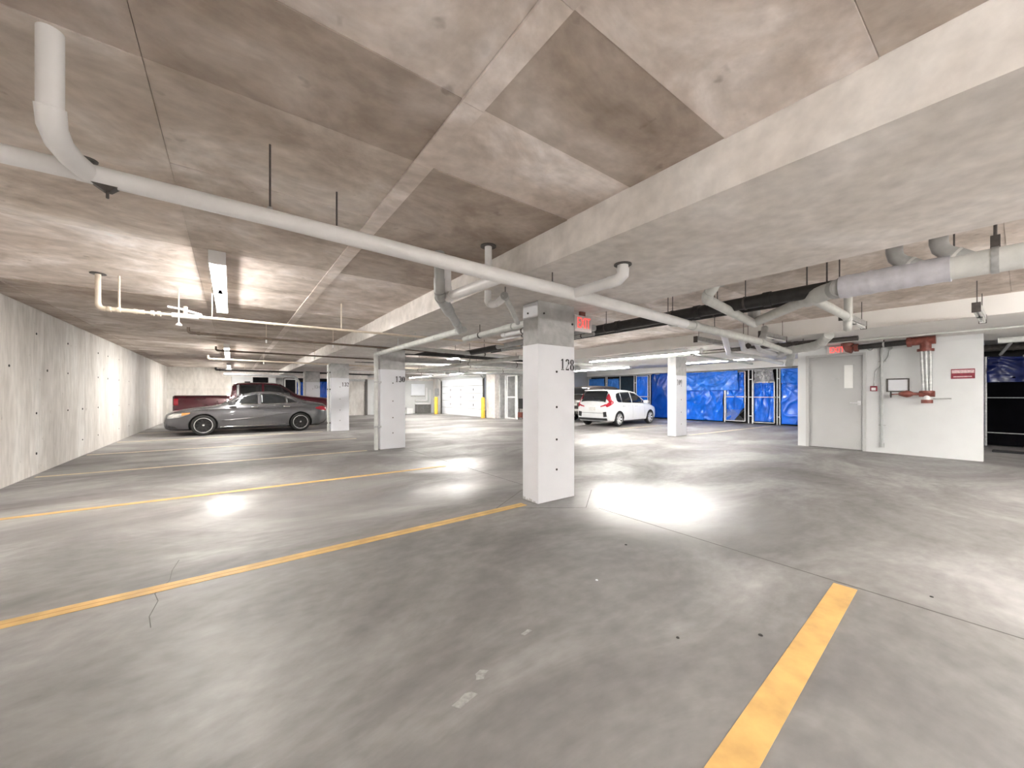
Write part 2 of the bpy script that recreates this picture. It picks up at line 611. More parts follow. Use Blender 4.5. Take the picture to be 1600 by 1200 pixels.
farc = struct(MB().box(13.4, XR + .2, Y0 - .2, Y1 + 1.6, ZA, ZA + .3).build('ceiling_lockers', M_WBEAM))

# left wall with its cast panels and tie holes
wl = struct(MB().box(XL - .25, XL - .02, Y0 - .2, Y1 + .2, 0, ZC + .1).build('wall_left', C_WALL))
wy = [-7, -4.6, -2.2, .1, 2.5, 4.9, 7.3, 9.75, 12.2, 14.6, 18.3, 20.5, 22.9, 25.3]
for i, (a, b) in enumerate(zip(wy[:-1], wy[1:])):
    gp = .012 if abs(a - 12.2) < .01 or abs(a - 20.5) < .01 else .002
    o = MB().box(XL - .03, XL + random.uniform(-.002, .002), a + gp, b - .002, 0.0, ZC - .012).build('panel', C_WALL, wl)
    k = random.uniform(.93, 1.06)
    o.color = (k, k * .995, k * .985, 1)
for y in [8.67, 9.62, 10.08, 11.11, 12.02, 13.2, 14.1, 15.3, 16.6, 17.6, 7.4, 6.2]:
    for z in (.34, 1.0, 1.72, 2.3):
        if random.random() < .5:
            MB().tube([(XL - .004, y, z), (XL + .005, y, z)], random.uniform(.014, .022), 8).build('tie_hole', M_HOLE, wl)

# far wall: concrete, white return, openings to the storage cages, headers
wb = struct(MB().box(XL - .2, 0.02, Y1, Y1 + .25, 0, 2.8).build('wall_back', C_WALL))
for k in range(5):
    z0 = k * .55
    o = MB().box(XL, 0.0, Y1 - .02, Y1 + .01, z0 + .004, min(z0 + .546, 2.70)).build('panel', C_WALL, wb)
    kk = random.uniform(.9, 1.05)
    o.color = (kk, kk, kk * .98, 1)
MB().box(.03, .585, Y1 - .02, Y1 + .2, 0, 2.3).build('white_pier', M_WWALL, wb)
MB().box(.59, .97, Y1 + .1, Y1 + .3, 0, 2.3).build('white_pier', M_WWALL, wb)
MB().box(1.70, 2.05, Y1 - .02, Y1 + .25, 0, 2.28).build('white_pier', M_WWALL, wb)
MB().box(0.02, 12.0, Y1, Y1 + .25, 2.29, 2.8).build('header', C_BEAM, wb)
MB().box(4.75, 7.02, Y1, Y1 + .2, 0, 2.29).build('concrete_bay', C_WALL, wb)
MB().box(7.08, 7.42, Y1 - .04, Y1 + .2, 0, 2.29).build('white_pier', M_WWALL, wb)
MB().box(7.42, 12.0, Y1, Y1 + .2, 0, 2.29).build('white_wall', M_WWALL, wb)
MB().box(.5, 5.2, Y1 + 1.2, Y1 + 1.4, 0, 2.9).build('cage_back', M_DARK, wb)  # near-black wall standing for the shade inside the openings
MB().box(6.94, 7.08, Y1 - .10, Y1, 0, 2.30).build('jamb', M_DSTEEL, wb)
MB().box(5.0, 7.08, Y1 - .07, Y1, 2.16, 2.30).build('lintel', M_STEEL, wb)
for xx in (2.46, 3.02):
    MB().box(xx, xx + .05, Y1 - .06, Y1 + .02, 0, 2.24).build('jamb', M_FIX, wb)
MB().box(2.46, 3.07, Y1 - .06, Y1 + .02, 2.18, 2.24).build('lintel', M_FIX, wb)
MB().box(2.05, 2.46, Y1 + .3, Y1 + .4, 0, 2.29).build('cage_side', C_COL, wb)

# wall with the overhead door; cage alcove; wall behind the parked cars; right hand walls
XG = 11.7
wg = struct(MB().box(XG, XG + .3, 23.98, Y1 + .2, 0, 2.8).build('wall_garage', C_WALL))
MB().box(XG + .02, XG + .3, 18.6, 24.0, 2.31, 2.8).build('header', M_WWALL, wg)
MB().box(XG + .02, XG + .6, 17.40, 18.28, 0, 2.6).build('pier', C_BEAM, wg)
MB().box(13.3, 13.5, 14.9, 17.4, 0, 2.8).build('cage_back', C_COL, wg)
MB().box(12.0, 13.4, 17.30, 17.40, 0, 2.8).build('cage_side', C_COL, wg)
MB().box(12.0, 13.4, 15.0, 17.3, 2.40, 2.5).build('cage_header', C_BEAM, wg)
ws = struct(MB().box(13.5, XR, 17.15, 17.35, 0, 2.8).build('wall_bay', M_WWALL))
for k in range(9):
    MB().box(13.5, XR, 17.138, 17.152, k * .3 + .004, k * .3 + .296).build('siding_board', M_WWALL, ws)
struct(MB().box(XR, XR + .2, Y0 - .2, 17.3, 0, 2.9).build('wall_right', C_COL))
struct(MB().box(XL - .2, XR + .2, Y0 - .2, Y0, 0, 2.9).build('wall_behind', C_WALL))

struct(MB().box(18.86, 19.4, 3.5, 17.15, 2.49, ZA).build('beam', M_WBEAM), 'white soffit beam over the tarp lockers')

# service room: painted block with the fire door
XW = 11.75
wr = struct(MB().box(XW, XW + .2, .46, 2.155, 0, ZB2).build('wall_room', M_WWALL))
MB().box(XW, XW + .2, 3.28, 3.46, 0, ZB2).build('return', M_WWALL, wr)
MB().box(XW, XW + .2, 2.155, 3.28, 2.28, ZB2).build('header', M_WWALL, wr)
MB().box(XW + .2, 15.4, .80, 3.46, 0, ZB2).build('room_body', M_WWALL, wr)
MB().box(XW - .012, XW, .46, 2.15, 2.40, ZB2 - .002).build('top_band', M_WWALL, wr)

d2 = struct(MB().box(XW + .03, XW + .075, 2.21, 3.225, .012, 2.225).build('door_2', M_DOOR), 'grey steel fire door with narrow window and lever')
for nm, bx in (('door_frame', (XW - .02, XW + .11, 3.225, 3.285, 0, 2.285)), ('door_frame', (XW - .02, XW + .11, 2.15, 2.21, 0, 2.285)), ('door_frame', (XW - .02, XW + .11, 2.21, 3.225, 2.225, 2.285))):
    MB().bbox(*bx, .005).build(nm, M_FRAME, d2)
MB().box(XW + .024, XW + .034, 2.385, 2.545, 1.46, 2.01).build('door_window', M_LITGLASS, d2, label='narrow pale door window')
for bx in ((2.375, 2.385, 1.45, 2.02), (2.545, 2.555, 1.45, 2.02)):
    MB().box(XW + .018, XW + .036, bx[0], bx[1], bx[2], bx[3]).build('window_bead', M_FRAME, d2)
MB().box(XW + .026, XW + .032, 2.61, 2.80, 1.675, 1.70).build('name_strip', M_STEEL, d2, label='thin metal name strip')
MB().bbox(XW + .015, XW + .032, 2.245, 2.305, 1.06, 1.16, .004).build('lever_plate', M_SILVER, d2)
MB().tube([(XW + .03, 2.275, 1.11), (XW - .025, 2.275, 1.11), (XW - .03, 2.30, 1.11), (XW - .03, 2.43, 1.105)], .012, 10).build('lever', M_SILVER, d2, True, label='chrome lever handle')

# overhead door, five sections
d1 = struct(MB().box(XG + .08, XG + .12, 18.62, 24.0, 0, 2.32).build('door_1', M_DSTEEL), 'white sectional overhead door of five panels')
for k in range(5):
    o = MB().bbox(XG + .045, XG + .08, 18.64, 23.98, k * .464 + .008, k * .464 + .456, .01).build('panel', M_DOORPANEL, d1)
    for y in (19.75, 21.3, 22.7):
        if 0 < k < 4:
            MB().box(XG + .03, XG + .046, y - .03, y + .03, k * .464 + .16, k * .464 + .30).build('hinge', M_DSTEEL, d1)
for y in (18.58, 24.02):
    MB().box(XG - .02, XG + .06, y - .04, y + .04, 0, 2.25).build('track', M_DSTEEL, d1)
for y in (18.58, 24.02):
    MB().tube([(XG, y, 2.2), (XG - .05, y, 2.33), (XG - .2, y, 2.43), (XG - 2.4, y, 2.46)], .03, 8).build('track_curve', M_STEEL, d1, True)

# ------------------------------------------------------------------ columns


def arc_stroke(mb, cx, cy, rx, ry, a0, a1, wt, wn, n=10):
    """stencil stroke along an ellipse arc, thick at the sides, thin at top and bottom"""
    V = []
    for i in range(n + 1):
        a = math.radians(a0 + (a1 - a0) * i / n)
        wd = 1.3 * (wn + (wt - wn) * abs(math.cos(a)) ** 1.2)
        for s in (-.5, .5):
            V.append((cx + (rx + s * wd) * math.cos(a), cy + (ry + s * wd) * math.sin(a)))
    return [[V[2 * i], V[2 * i + 1], V[2 * i + 3], V[2 * i + 2]] for i in range(n)]


def digit(ch):
    """quads of a Didone stencil figure in a .62 x 1 box"""
    q = []
    bar = lambda x0, x1, y0, y1: q.append([(x0, y0), (x1, y0), (x1, y1), (x0, y1)])
    S = lambda *a: q.extend(arc_stroke(None, *a))
    if ch == '1':
        bar(.22, .40, .10, 1)
        q.append([(.22, 1), (.06, .84), (.06, .80), (.22, .86)])
        bar(.10, .52, 0, .07)
    elif ch == '2':
        S(.31, .72, .20, .24, 165, 15, .16, .06)
        S(.31, .72, .20, .24, 8, -40, .17, .12)
        q.append([(.42, .56), (.52, .60), (.22, .16), (.08, .10)])
        bar(.06, .56, 0, .12)
        bar(.50, .57, .12, .24)
    elif ch == '3':
        S(.30, .74, .19, .22, 160, 20, .16, .06)
        S(.30, .74, .19, .22, 14, -80, .17, .06)
        S(.30, .27, .21, .23, 85, -10, .18, .06)
        S(.30, .27, .21, .23, -16, -165, .18, .06)
    elif ch == '4':
        bar(.36, .52, 0, .95)
        q.append([(.34, .97), (.38, .90), (.10, .36), (.03, .32)])
        bar(.03, .33, .25, .33)
        bar(.53, .60, .25, .33)
    elif ch == '8':
        S(.31, .75, .17, .21, 100, 260, .16, .05)
        S(.31, .75, .17, .21, 80, -80, .16, .05)
        S(.31, .26, .20, .24, 100, 260, .18, .05)
        S(.31, .26, .20, .24, 80, -80, .18, .05)
    elif ch == '0':
        S(.31, .50, .20, .46, 100, 260, .20, .05)
        S(.31, .50, .20, .46, 80, -80, .20, .05)
    elif ch == '9':
        S(.31, .70, .19, .26, 100, 260, .17, .05)
        S(.31, .70, .19, .26, 80, -30, .17, .06)
        S(.25, .62, .25, .58, -5, -75, .16, .06)
    return q


def stencil(parent, txt, x, z, y, h, wscale=1.0, worn=False):
    """digits on the face y=const of a column, reading towards +x"""
    cx = x
    for ch in txt:
        mb = MB()
        for quad in digit(ch):
            V = [(cx + p[0] * h * wscale, y - .004, z + p[1] * h) for p in quad]
            mb.add(V, [(0, 1, 2, 3)])
        mb.build('numeral', M_WORN if worn else M_INK, parent, label='black stencilled figure ' + ch)
        cx += .70 * h * wscale


M_WORN = plain('faded_stencil_paint', (.30, .30, .31), .6, var=.3, scale=30)


def column(x0, y0, wx, wy_, label, num, ztop=ZB1, paint=1.91, face='y', worn=False, numx=None, h=.14, holes=True):
    c = thing('concrete_column', label, 'column', (x0 + wx / 2, y0 + wy_ / 2, 0))
    MB().bbox(x0, x0 + wx, y0, y0 + wy_, 0, ztop - .001, .008).build('shaft', C_COL, c)
    MB().bbox(x0 - .003, x0 + wx + .003, y0 - .003, y0 + wy_ + .003, .004, paint, .006).build('painted_base', M_WPAINT, c, label='white painted lower shaft')
    nx = numx if numx is not None else x0 + wx - .245
    if num:
        stencil(c, num, nx, paint - .30, y0 - .003, h, .84, worn)
    if holes:
        for z in (.38, .75, 1.15, 1.585):
            MB().tube([(x0 + wx * .49, y0 - .0085, z), (x0 + wx * .49, y0, z)], .014, 8).build('tie_hole', M_HOLE, c)
    return c


c128 = column(2.93, 3.43, .605, .29, 'nearest broad white column stencilled 128 with exit sign beside it', '128')
for z in (2.30,):
    MB().tube([(3.02, 3.421, z - .02), (3.02, 3.43, z - .02)], .012, 8).build('tie_hole', M_HOLE, c128)
    MB().tube([(3.5, 3.421, 2.2), (3.5, 3.43, 2.2)], .014, 8).build('tie_hole', M_HOLE, c128)
    MB().tube([(2.921, 3.62, z), (2.93, 3.62, z)], .012, 8).build('tie_hole', M_HOLE, c128)
MB().box(2.9285, 2.93, 3.44, 3.715, 2.235, 2.41).build('paint_patch', M_WPAINT, c128, label='white painted patch near the top')
for (a, b, z) in ((3.47, .05, .03), (3.53, .07, .045), (3.60, .05, .03), (3.66, .06, .05)):
    MB().prism([(a, .004), (a + b, .004), (a + b * .8, z), (a + b * .45, z * .6), (a + b * .2, z * .9)], 'x', 2.9262, 2.93).build('chipped_spot', C_COL, c128)
column(2.85, 9.08, .60, .29, 'white column stencilled 130 with grey downpipe on its side', '130')
column(2.86, 14.66, .60, .29, 'white column stencilled 132 at the tail of the grey sedan', '132')
column(2.86, 20.3, .60, .29, 'far white column with faded 134 beyond the sedan roof', '134', worn=True)
column(11.15, 6.45, .62, .28, 'white column stencilled 109 in front of the blue tarps', '109', ztop=ZB2, numx=11.20, h=.17)

# ------------------------------------------------------------------ light fixtures


def fixture(label, X, ya, yb, z, lit=True, rod=None, axis='y', group=None, width=.13):
    """strip light: enamel tray, end caps, two rows of tubes, lamp holders; rod = ceiling height for hung ones"""
    cx, cy = (X, (ya + yb) / 2) if axis == 'y' else ((ya + yb) / 2, X)
    t = thing('strip_light', label, 'light', (cx, cy, z), group)
    Lh = (yb - ya) / 2

    def P(u, v, h):   # u along, v across
        return (cx + v, cy + u, z + h) if axis == 'y' else (cx + u, cy + v, z + h)

    def bx(mb, u0, u1, v0, v1, h0, h1):
        a, b = P(u0, v0, h0), P(u1, v1, h1)
        return mb.box(min(a[0], b[0]), max(a[0], b[0]), min(a[1], b[1]), max(a[1], b[1]), a[2], b[2])
    hw = width / 2
    bx(MB(), -Lh, Lh, -hw, hw, .0, .075).build('tray', M_FIX if lit else M_STEEL, t)
    for s in (-1, 1):
        bx(MB(), s * Lh - .012, s * Lh + .012, -hw - .004, hw + .004, -.05, .078).build('end_cap', M_FIX if lit else M_DSTEEL, t)
    if width > .1:
        for v in (-1, 1):
            bx(MB(), -Lh, Lh, v * hw - .004, v * hw + .004, -.014, .0).build('shield_lip', M_FIX, t)  # lip added to keep direct tube light off the near ceiling
    n = 2
    for k in range(n):
        a = -Lh + .03 + k * (2 * Lh - .06) / n
        b = -Lh + .03 + (k + 1) * (2 * Lh - .06) / n
        for v in (-hw * .55, hw * .55):
            MB().tube([P(a + .02, v, -.022), P(b - .02, v, -.022)], .015, 8).build('tube', M_TUBE if lit else M_DEADTUBE, t, True)
        for u in (a, b):
            bx(MB(), u - .012, u + .012, -hw * .8, hw * .8, -.045, 0).build('lamp_holder', M_FIX, t)
    if rod:
        for s in (-.8, .8):
            p = P(s * Lh, 0, .07)
            MB().tube([p, (p[0], p[1], rod)], .005, 6).build('hanger_rod', M_DSTEEL, t)
    return t


fixture('bright strip light on the ceiling nearest the left concrete wall', -.11, 4.72, 7.50, ZC - .08)
fixture('strip light on the ceiling above the front of the grey sedan', -.1, 13.1, 16.5, ZC - .08)
fixture('far strip light by the end wall above the pickup bed', -.08, 20.8, 24.3, ZC - .08)
fixture('added fill strip light hung low in the left bay behind the viewpoint', -.11, -3.6, -.7, 2.25, rod=ZC, width=.07)  # unseen; hung low so its tubes also brighten the near ceiling
fixture('added fill strip light near the aisle just behind the viewpoint', 5.6, -3.4, -.5, 2.30, rod=ZA, width=.07)  # out of view, added to lift the foreground floor and ceiling
fixture('added fill strip light at the band edge far behind the viewpoint', 4.9, -6.4, -3.4, 2.20, rod=ZA, width=.07)  # added outside the frame as extra fill
fixture('long lit strip light hanging in front of the white column 109', 9.45, 4.8, 8.45, 2.40, rod=ZB2)
fixture('lit strip light over the aisle toward the overhead door', 9.3, 14.7, 18.0, 2.40, rod=ZB2)
fixture('lit strip light just before the overhead door', 9.2, 20.0, 23.4, 2.40, rod=ZB2)
fixture('lit strip light above the bay before the blue tarps', 14.0, 5.3, 8.4, 2.52, rod=ZA)
fixture('lit strip light above the white hatchback', 14.0, 10.2, 13.6, 2.52, rod=ZA)
fixture('lit strip light over the aisle behind column 128', 6.2, 11.0, 14.4, 2.58, rod=ZA)
fixture('added fill strip light over the aisle behind the viewpoint', 7.6, -4.6, -1.4, 2.30, rod=ZA, width=.07)  # unseen extra lamp filling the aisle side from behind
fixture('added fill strip light under the slab band just behind the viewpoint', 2.9, -4.4, -1.4, 2.18, rod=ZB1, width=.07)  # added out of view to brighten the near column
fixture('added fill strip light by the service room behind the viewpoint', 9.45, -5.0, -1.8, 2.40, rod=ZB2)  # unseen lamp put in to even out the light on this side
fixture('unlit hanging strip light nearest the big grey drain', .36, 7.75, 9.05, 2.42, False, ZA, 'x', width=.07)
fixture('unlit hanging strip light behind the grey drain wye', 1.55, 7.06, 8.3, 2.42, False, ZA, 'x', width=.07)
fixture('unlit hanging strip light above the end of the white main pipe', 2.92, 7.95, 9.15, 2.42, False, ZA, 'x', width=.07)
fixture('unlit hanging strip light beside the lit aisle lamp', 4.05, 7.75, 9.05, 2.44, False, ZA, 'x', width=.07)

# ------------------------------------------------------------------ pipes: the white main
t = thing('white_main_pipe', 'long white drain pipe crossing the whole ceiling from the upper corner', 'pipe', (1.8, 2.55, 2.28))
pm = [(-1.40, 2.56, 2.31), (-.56, 2.537, 2.31), (1.82, 2.58, 2.285), (2.66, 2.60, 2.28), (5.03, 2.778, 2.28)]
MB().tube([pm[0], pm[1]], [.038, .040], 18).build('pipe', M_PVC, t, True)
MB().tube([pm[1], (.16, 2.54, 2.305), (.75, 2.555, 2.30), pm[2]], [.043, .046, .051, .058], 18).build('pipe', M_PVC, t, True)
MB().tube([pm[2], pm[3]], [.058, .060], 18).build('pipe', M_PVC, t, True)
MB().tube([pm[3], pm[4]], [.060, .062], 18).build('pipe', M_PVC, t, True)
MB().tube([pm[4], (7.62, 2.80, 2.25)], .060, 18).build('pipe', M_LGPVC, t, True)
MB().tube([(7.62, 2.80, 2.25), (9.66, 2.99, 2.22)], .05, 16).build('pipe', M_LGPVC, t, True)
for x in (4.75, 5.28):
    ring(t, (x, 2.778, 2.28), (1, .02, 0), .062, M_LGPVC, .10)
ring(t, (7.62, 2.80, 2.25), (1, .05, 0), .06, M_LGPVC, .12, 'tee')
MB().tube([(7.60, 2.80, 2.25), (7.85, 2.83, 2.40), (8.0, 2.87, 2.55)], .055, 14).build('stub', M_GPVC, t, True)
# drop at the left with its wye
MB().tube([(-.52, 2.54, 2.31), (-.55, 2.44, 2.315), (-.563, 2.34, 2.325), (-.565, 2.275, 2.355), (-.564, 2.25, 2.42)], .043, 18).build('wye', M_PVC, t, True)
MB().tube([(-.564, 2.249, 2.40), (-.564, 2.249, ZC)], .038, 18).build('drop_pipe', M_PVC, t, True)
# branch and riser
MB().tube([pm[2], (1.79, 3.45, 2.30)], .047, 16).build('branch', M_PVC, t, True)
MB().tube([(1.79, 3.40, 2.30), (1.79, 3.50, 2.30), (1.79, 3.545, 2.34), (1.79, 3.55, 2.42)], .052, 16).build('elbow', M_PVC, t, True)
MB().tube([(1.79, 3.55, 2.40), (1.79, 3.55, ZC)], .047, 16).build('riser', M_PVC, t, True)
# drop from a ceiling collar
MB().tube([(1.96, 3.02, ZC), (1.96, 3.02, 2.50), (1.94, 2.98, 2.44), (1.86, 2.62, 2.30)], .034, 14).build('drop_pipe', M_PVC, t, True)
MB().tube([(1.96, 3.02, ZC - .012), (1.96, 3.02, ZC)], .075, 18).build('collar', M_DSTEEL, t)
# right hand branch with its elbow
MB().tube([pm[3], (2.70, 2.14, 2.30)], .048, 16).build('branch', M_PVC, t, True)
MB().tube([(2.698, 2.19, 2.298), (2.71, 2.10, 2.305), (2.72, 2.06, 2.34), (2.72, 2.06, 2.39)], .053, 16).build('elbow', M_PVC, t, True)
MB().tube([(2.72, 2.06, 2.37), (2.72, 2.06, ZB1)], .047, 16).build('riser', M_PVC, t, True)
MB().tube([(2.72, 2.06, ZB1 - .01), (2.72, 2.06, ZB1)], .075, 18).build('collar', M_DSTEEL, t)
MB().tube([(.592, 2.851, ZC), (.592, 2.851, 2.47), (.60, 2.80, 2.43), (.60, 2.57, 2.33)], .006, 6).build('hanger_rod', M_DSTEEL, t)
for x, y, zp, zt in ((.177, 2.536, 2.345, ZC), (2.38, 2.585, 2.33, ZB1), (4.55, 2.74, 2.33, ZA), (5.9, 2.79, 2.32, ZA), (6.9, 2.79, 2.30, ZA)):
    hanger(t, (x, y, zp), zt)
    MB().tube([(x, y, zp - .02), (x, y, zp + .015)], .013, 8).build('hanger_nut', M_STEEL, t)

# sprinkler head on a loop clamp left of the wye
t = thing('pipe_clamp', 'dark loop clamp with round plate beside the white drop pipe', 'clamp', (-.575, 2.64, 2.40))
cx_, cy_ = -.555, 2.68
MB().lathe([(.0, 0), (.036, .0), (.038, .006), (.0, .012)], (cx_, cy_, 2.425), (0, 0, 1), 16).build('plate', M_DSTEEL, t, True)
for s_ in (-1, 1):
    MB().tube([(cx_ + s_ * .019, cy_, 2.425), (cx_ + s_ * .022, cy_, 2.395), (cx_ + s_ * .013, cy_ - .01, 2.36)], .006, 6).build('frame_arm', M_DSTEEL, t)
MB().tube([(cx_, cy_, 2.37), (cx_, cy_ - .07, 2.33)], .016, 8).build('stem', M_DSTEEL, t)
t = thing('pipe_clamp', 'dark clamp hanging under the white main pipe left of its rods', 'clamp', (-.47, 2.54, 2.27))
MB().prism([(-.515, 2.272), (-.425, 2.27), (-.45, 2.245), (-.475, 2.245)], 'y', 2.52, 2.56).build('strap', M_DSTEEL, t)
MB().tube([(-.462, 2.54, 2.25), (-.462, 2.54, 2.215)], .006, 6).build('bolt', M_DSTEEL, t)

# ------------------------------------------------------------------ sprinkler branch lines across the left bay
t = thing('sprinkler_line', 'beige sprinkler line with valve and drop from the ceiling near the left wall', 'pipe', (-1.2, 6.40, 2.31))
MB().lathe([(.0, 0), (.07, 0), (.07, .008), (.0, .008)], (-1.245, 6.42, ZC - .009), (0, 0, 1), 18).build('collar', M_DSTEEL, t)
run(t, [(-1.245, 6.42, ZC), (-1.245, 6.42, 2.31), (-.85, 6.40, 2.31)], .026, M_BEIGE, .06)
run(t, [(-.85, 6.40, 2.31), (2.19, 6.28, 2.31), (6.0, 6.15, 2.31)], .017, M_BEIGE)
MB().tube([(-1.07, 6.41, 2.31), (-1.07, 6.41, ZC)], .011, 10).build('hanger_rod', M_BEIGE, t)
for x in (-1.15, -1.07, -.93, -.78, -.72):
    ring(t, (x, 6.41, 2.31), (1, -.03, 0), .027, M_BEIGE, .03, k=1.2)
MB().tube([(-.60, 6.40, 2.31), (-.34, 6.395, 2.31)], .03, 12).build('valve_body', M_FIX, t, True)
MB().tube([(-.47, 6.40, 2.33), (-.47, 6.40, 2.43)], .022, 10).build('valve_stem', M_BEIGE, t, True)
MB().prism([(-.64, 2.40), (-.52, 2.385), (-.33, 2.345), (-.30, 2.30), (-.285, 2.30), (-.31, 2.36), (-.50, 2.405), (-.64, 2.42)], 'y', 6.385, 6.41).build('lever', M_FIX, t)
for x in (-.28, .5, 1.6):
    ring(t, (x, 6.38 - .035 * x, 2.31), (1, -.03, 0), .017, M_BEIGE, .03, k=1.3)
hanger(t, (1.377, 6.31, 2.32), ZC, .008, M_BEIGE)
hanger(t, (-.2, 6.36, 2.32), ZC, .005, M_BEIGE)
t = thing('pendent_sprinkler', 'small white pendent sprinkler under the beige valve line', 'sprinkler', (-.56, 6.70, 2.25))
MB().tube([(-.56, 6.70, ZC), (-.56, 6.70, 2.25)], .008, 8).build('stem', M_BEIGE, t)
MB().lathe([(.012, 0), (.032, -.02), (.036, -.035), (.0, -.045)], (-.56, 6.70, 2.26), (0, 0, 1), 14).build('deflector', M_FIX, t, True)


def branch_line(label, x0, y, z, x1, y1, r, mat, tick=True, hang=()):
    t = thing('sprinkler_line', label, 'pipe', (x0, y, z))
    run(t, [(x0, y - .02, z + .10), (x0, y, z), (x1, y1, z)], r, mat, .06)
    ring(t, (x0 + .14, y, z), (1, 0, 0), r, mat, .04, k=1.35)
    for hx in hang:
        yy = y + (y1 - y) * (hx - x0) / (x1 - x0)
        hanger(t, (hx, yy, z), ZC if hx < 2.19 else ZB1, .006, M_BEIGE)
        MB().tube([(hx, yy, z - r), (hx, yy, z - r - .06)], .016, 8).build('sprinkler_head', M_FIX, t)
    return t


branch_line('dark sprinkler line with elbow end, second from the left wall lamp', -.60, 8.72, 2.39, 6.0, 8.9, .022, M_BROWNP, hang=(.55, 1.75))
branch_line('beige sprinkler line above the grey sedan bonnet', -.56, 14.62, 2.39, 7.0, 14.95, .026, M_BEIGE, hang=(.85,))
branch_line('dark sprinkler line above the sedan boot', -.3, 11.9, 2.40, 7.5, 12.0, .022, M_BROWNP, hang=(1.9,))
branch_line('dark sprinkler line over the pickup cab', -.53, 20.8, 2.39, 7.0, 21.1, .04, M_BLACKP, hang=(1.6, .5))
t = thing('drain_line', 'grey drain pipe under the ceiling behind the pickup cab', 'pipe', (-.3, 23.9, 2.3))
run(t, [(-.3, 23.9, 2.34), (2.9, 24.3, 2.32), (3.1, 24.4, 2.0), (3.1, 24.4, 0)], .06, M_GPVC)

# ------------------------------------------------------------------ grey drain from the bend by the beam to column 130
t = thing('grey_drain_pipe', 'grey drain from bend beside the white riser down column 130', 'pipe', (2.7, 6.5, 2.24))
run(t, [(1.655, 3.44, ZC), (1.655, 3.44, 2.36), (1.69, 3.50, 2.30), (2.42, 4.50, 2.25), (2.70, 4.92, 2.24)], .05, M_GPVC, .09, 16)
MB().tube([(1.72, 3.54, 2.297), (2.05, 4.0, 2.275)], .064, 16).build('wye', M_GPVC, t, True)
run(t, [(2.70, 4.80, 2.24), (2.70, 8.95, 2.24), (2.73, 9.05, 2.2), (2.755, 9.10, 2.1), (2.755, 9.10, 0)], .048, M_LGPVC, .07, 16)
for y in (5.0, 5.75, 7.05, 8.35):
    ring(t, (2.70, y, 2.24), (0, 1, 0), .048, M_LGPVC, .06, k=1.12)
for y in (6.6, 7.5):
    hanger(t, (2.70, y, 2.28), ZB1, .006, M_STEEL)
for z in (1.60, .55):
    MB().box(2.70, 2.86, 9.04, 9.10, z - .02, z + .02).build('clamp', M_STEEL, t)
t = thing('grey_downpipe', 'light grey downpipe on the side of column 132', 'pipe', (2.78, 14.75, 0))
run(t, [(2.95, 14.76, 2.38), (2.79, 14.76, 2.38), (2.79, 14.76, 0)], .045, M_LGPVC, .08)
for z in (2.1, 1.5, .3):
    MB().box(2.74, 2.86, 14.72, 14.78, z - .02, z + .02).build('clamp', M_DSTEEL, t)
t = thing('grey_downpipe', 'thin downpipe on the side of the far column 134', 'pipe', (2.78, 20.4, 0))
run(t, [(2.95, 20.36, 2.38), (2.80, 20.36, 2.38), (2.80, 20.36, 0)], .05, M_LGPVC, .08)

# trap under the band
t = thing('pipe_trap', 'small white pipe trap under the beam left of column 128', 'pipe', (2.25, 3.35, 2.3))
run(t, [(2.24, 3.46, ZB1), (2.24, 3.46, 2.29), (2.25, 3.35, 2.26), (2.27, 3.25, 2.29), (2.28, 3.20, 2.33)], .036, M_PVC, .05)
MB().tube([(2.28, 3.20, 2.32), (2.60, 3.50, 2.27), (2.95, 3.86, 2.22)], .030, 12).build('tail_pipe', M_LGPVC, t, True)
ring(t, (2.28, 3.20, 2.32), (.6, .6, -.1), .034, M_GPVC, .06, 'nut', 1.2)
hanger(t, (2.30, 3.22, 2.35), ZB1, .005)

# ------------------------------------------------------------------ pipework behind columns 128 and 130


def simple_pipe(name, label, pts, r, mat, hang=(), zt=ZA, cat='pipe', rings=()):
    t = thing(name, label, cat, pts[0])
    run(t, pts, r, mat)
    a, b = Vector(pts[0]), Vector(pts[-1])
    for h in hang:
        p = a + (b - a) * h
        hanger(t, p, zt, .006, M_DSTEEL, r * 1.1, b - a)
    for h in rings:
        p = a + (b - a) * h
        ring(t, p, b - a, r, mat, .08, k=1.15)
    return t


simple_pipe('drain_line', 'light grey pipe along the aisle edge left of column 128', [(3.24, 5.75, 2.26), (3.18, 4.4, 2.26), (3.14, 3.9, 2.25)], .045, M_LGPVC, (.3,), ZB1, rings=(.1, .8))
simple_pipe('drain_line', 'stubby white pipe tucked behind column 128', [(3.66, 5.2, 2.30), (3.70, 4.2, 2.31), (3.70, 3.9, 2.31)], .04, M_PVC, (.4,), ZB1, rings=(.05,))
simple_pipe('conduit', 'thin white conduit beneath the stubby pipe behind column 128', [(3.85, 5.6, 2.28), (3.92, 4.3, 2.28)], .018, M_PVC, (.5,), ZB1)
simple_pipe('drain_line', 'grey pipe showing below the near exit sign', [(4.45, 6.5, 2.30), (4.36, 3.82, 2.30)], .05, M_GPVC, (.5,), rings=(.95,))
simple_pipe('conduit', 'flat grey conduit showing below the pipe under the exit sign', [(4.84, 6.9, 2.30), (4.79, 4.2, 2.30)], .03, M_GPVC, (.4, .9))
simple_pipe('drain_line', 'long pale pipe crossing the aisle between columns 130 and 128', [(3.0, 8.52, 2.42), (4.2, 8.63, 2.40), (10.2, 9.05, 2.36)], .05, M_LGPVC, (.35, .7))
simple_pipe('drain_line', 'thick grey pipe crossing the aisle behind the long pale pipe', [(3.9, 11.3, 2.38), (11.0, 10.4, 2.34)], .085, M_GPVC, (.3, .6))
simple_pipe('drain_line', 'thin grey pipe crossing the aisle beyond the thick one', [(4.6, 12.6, 2.36), (11.0, 11.8, 2.36)], .05, M_LGPVC, (.4,))
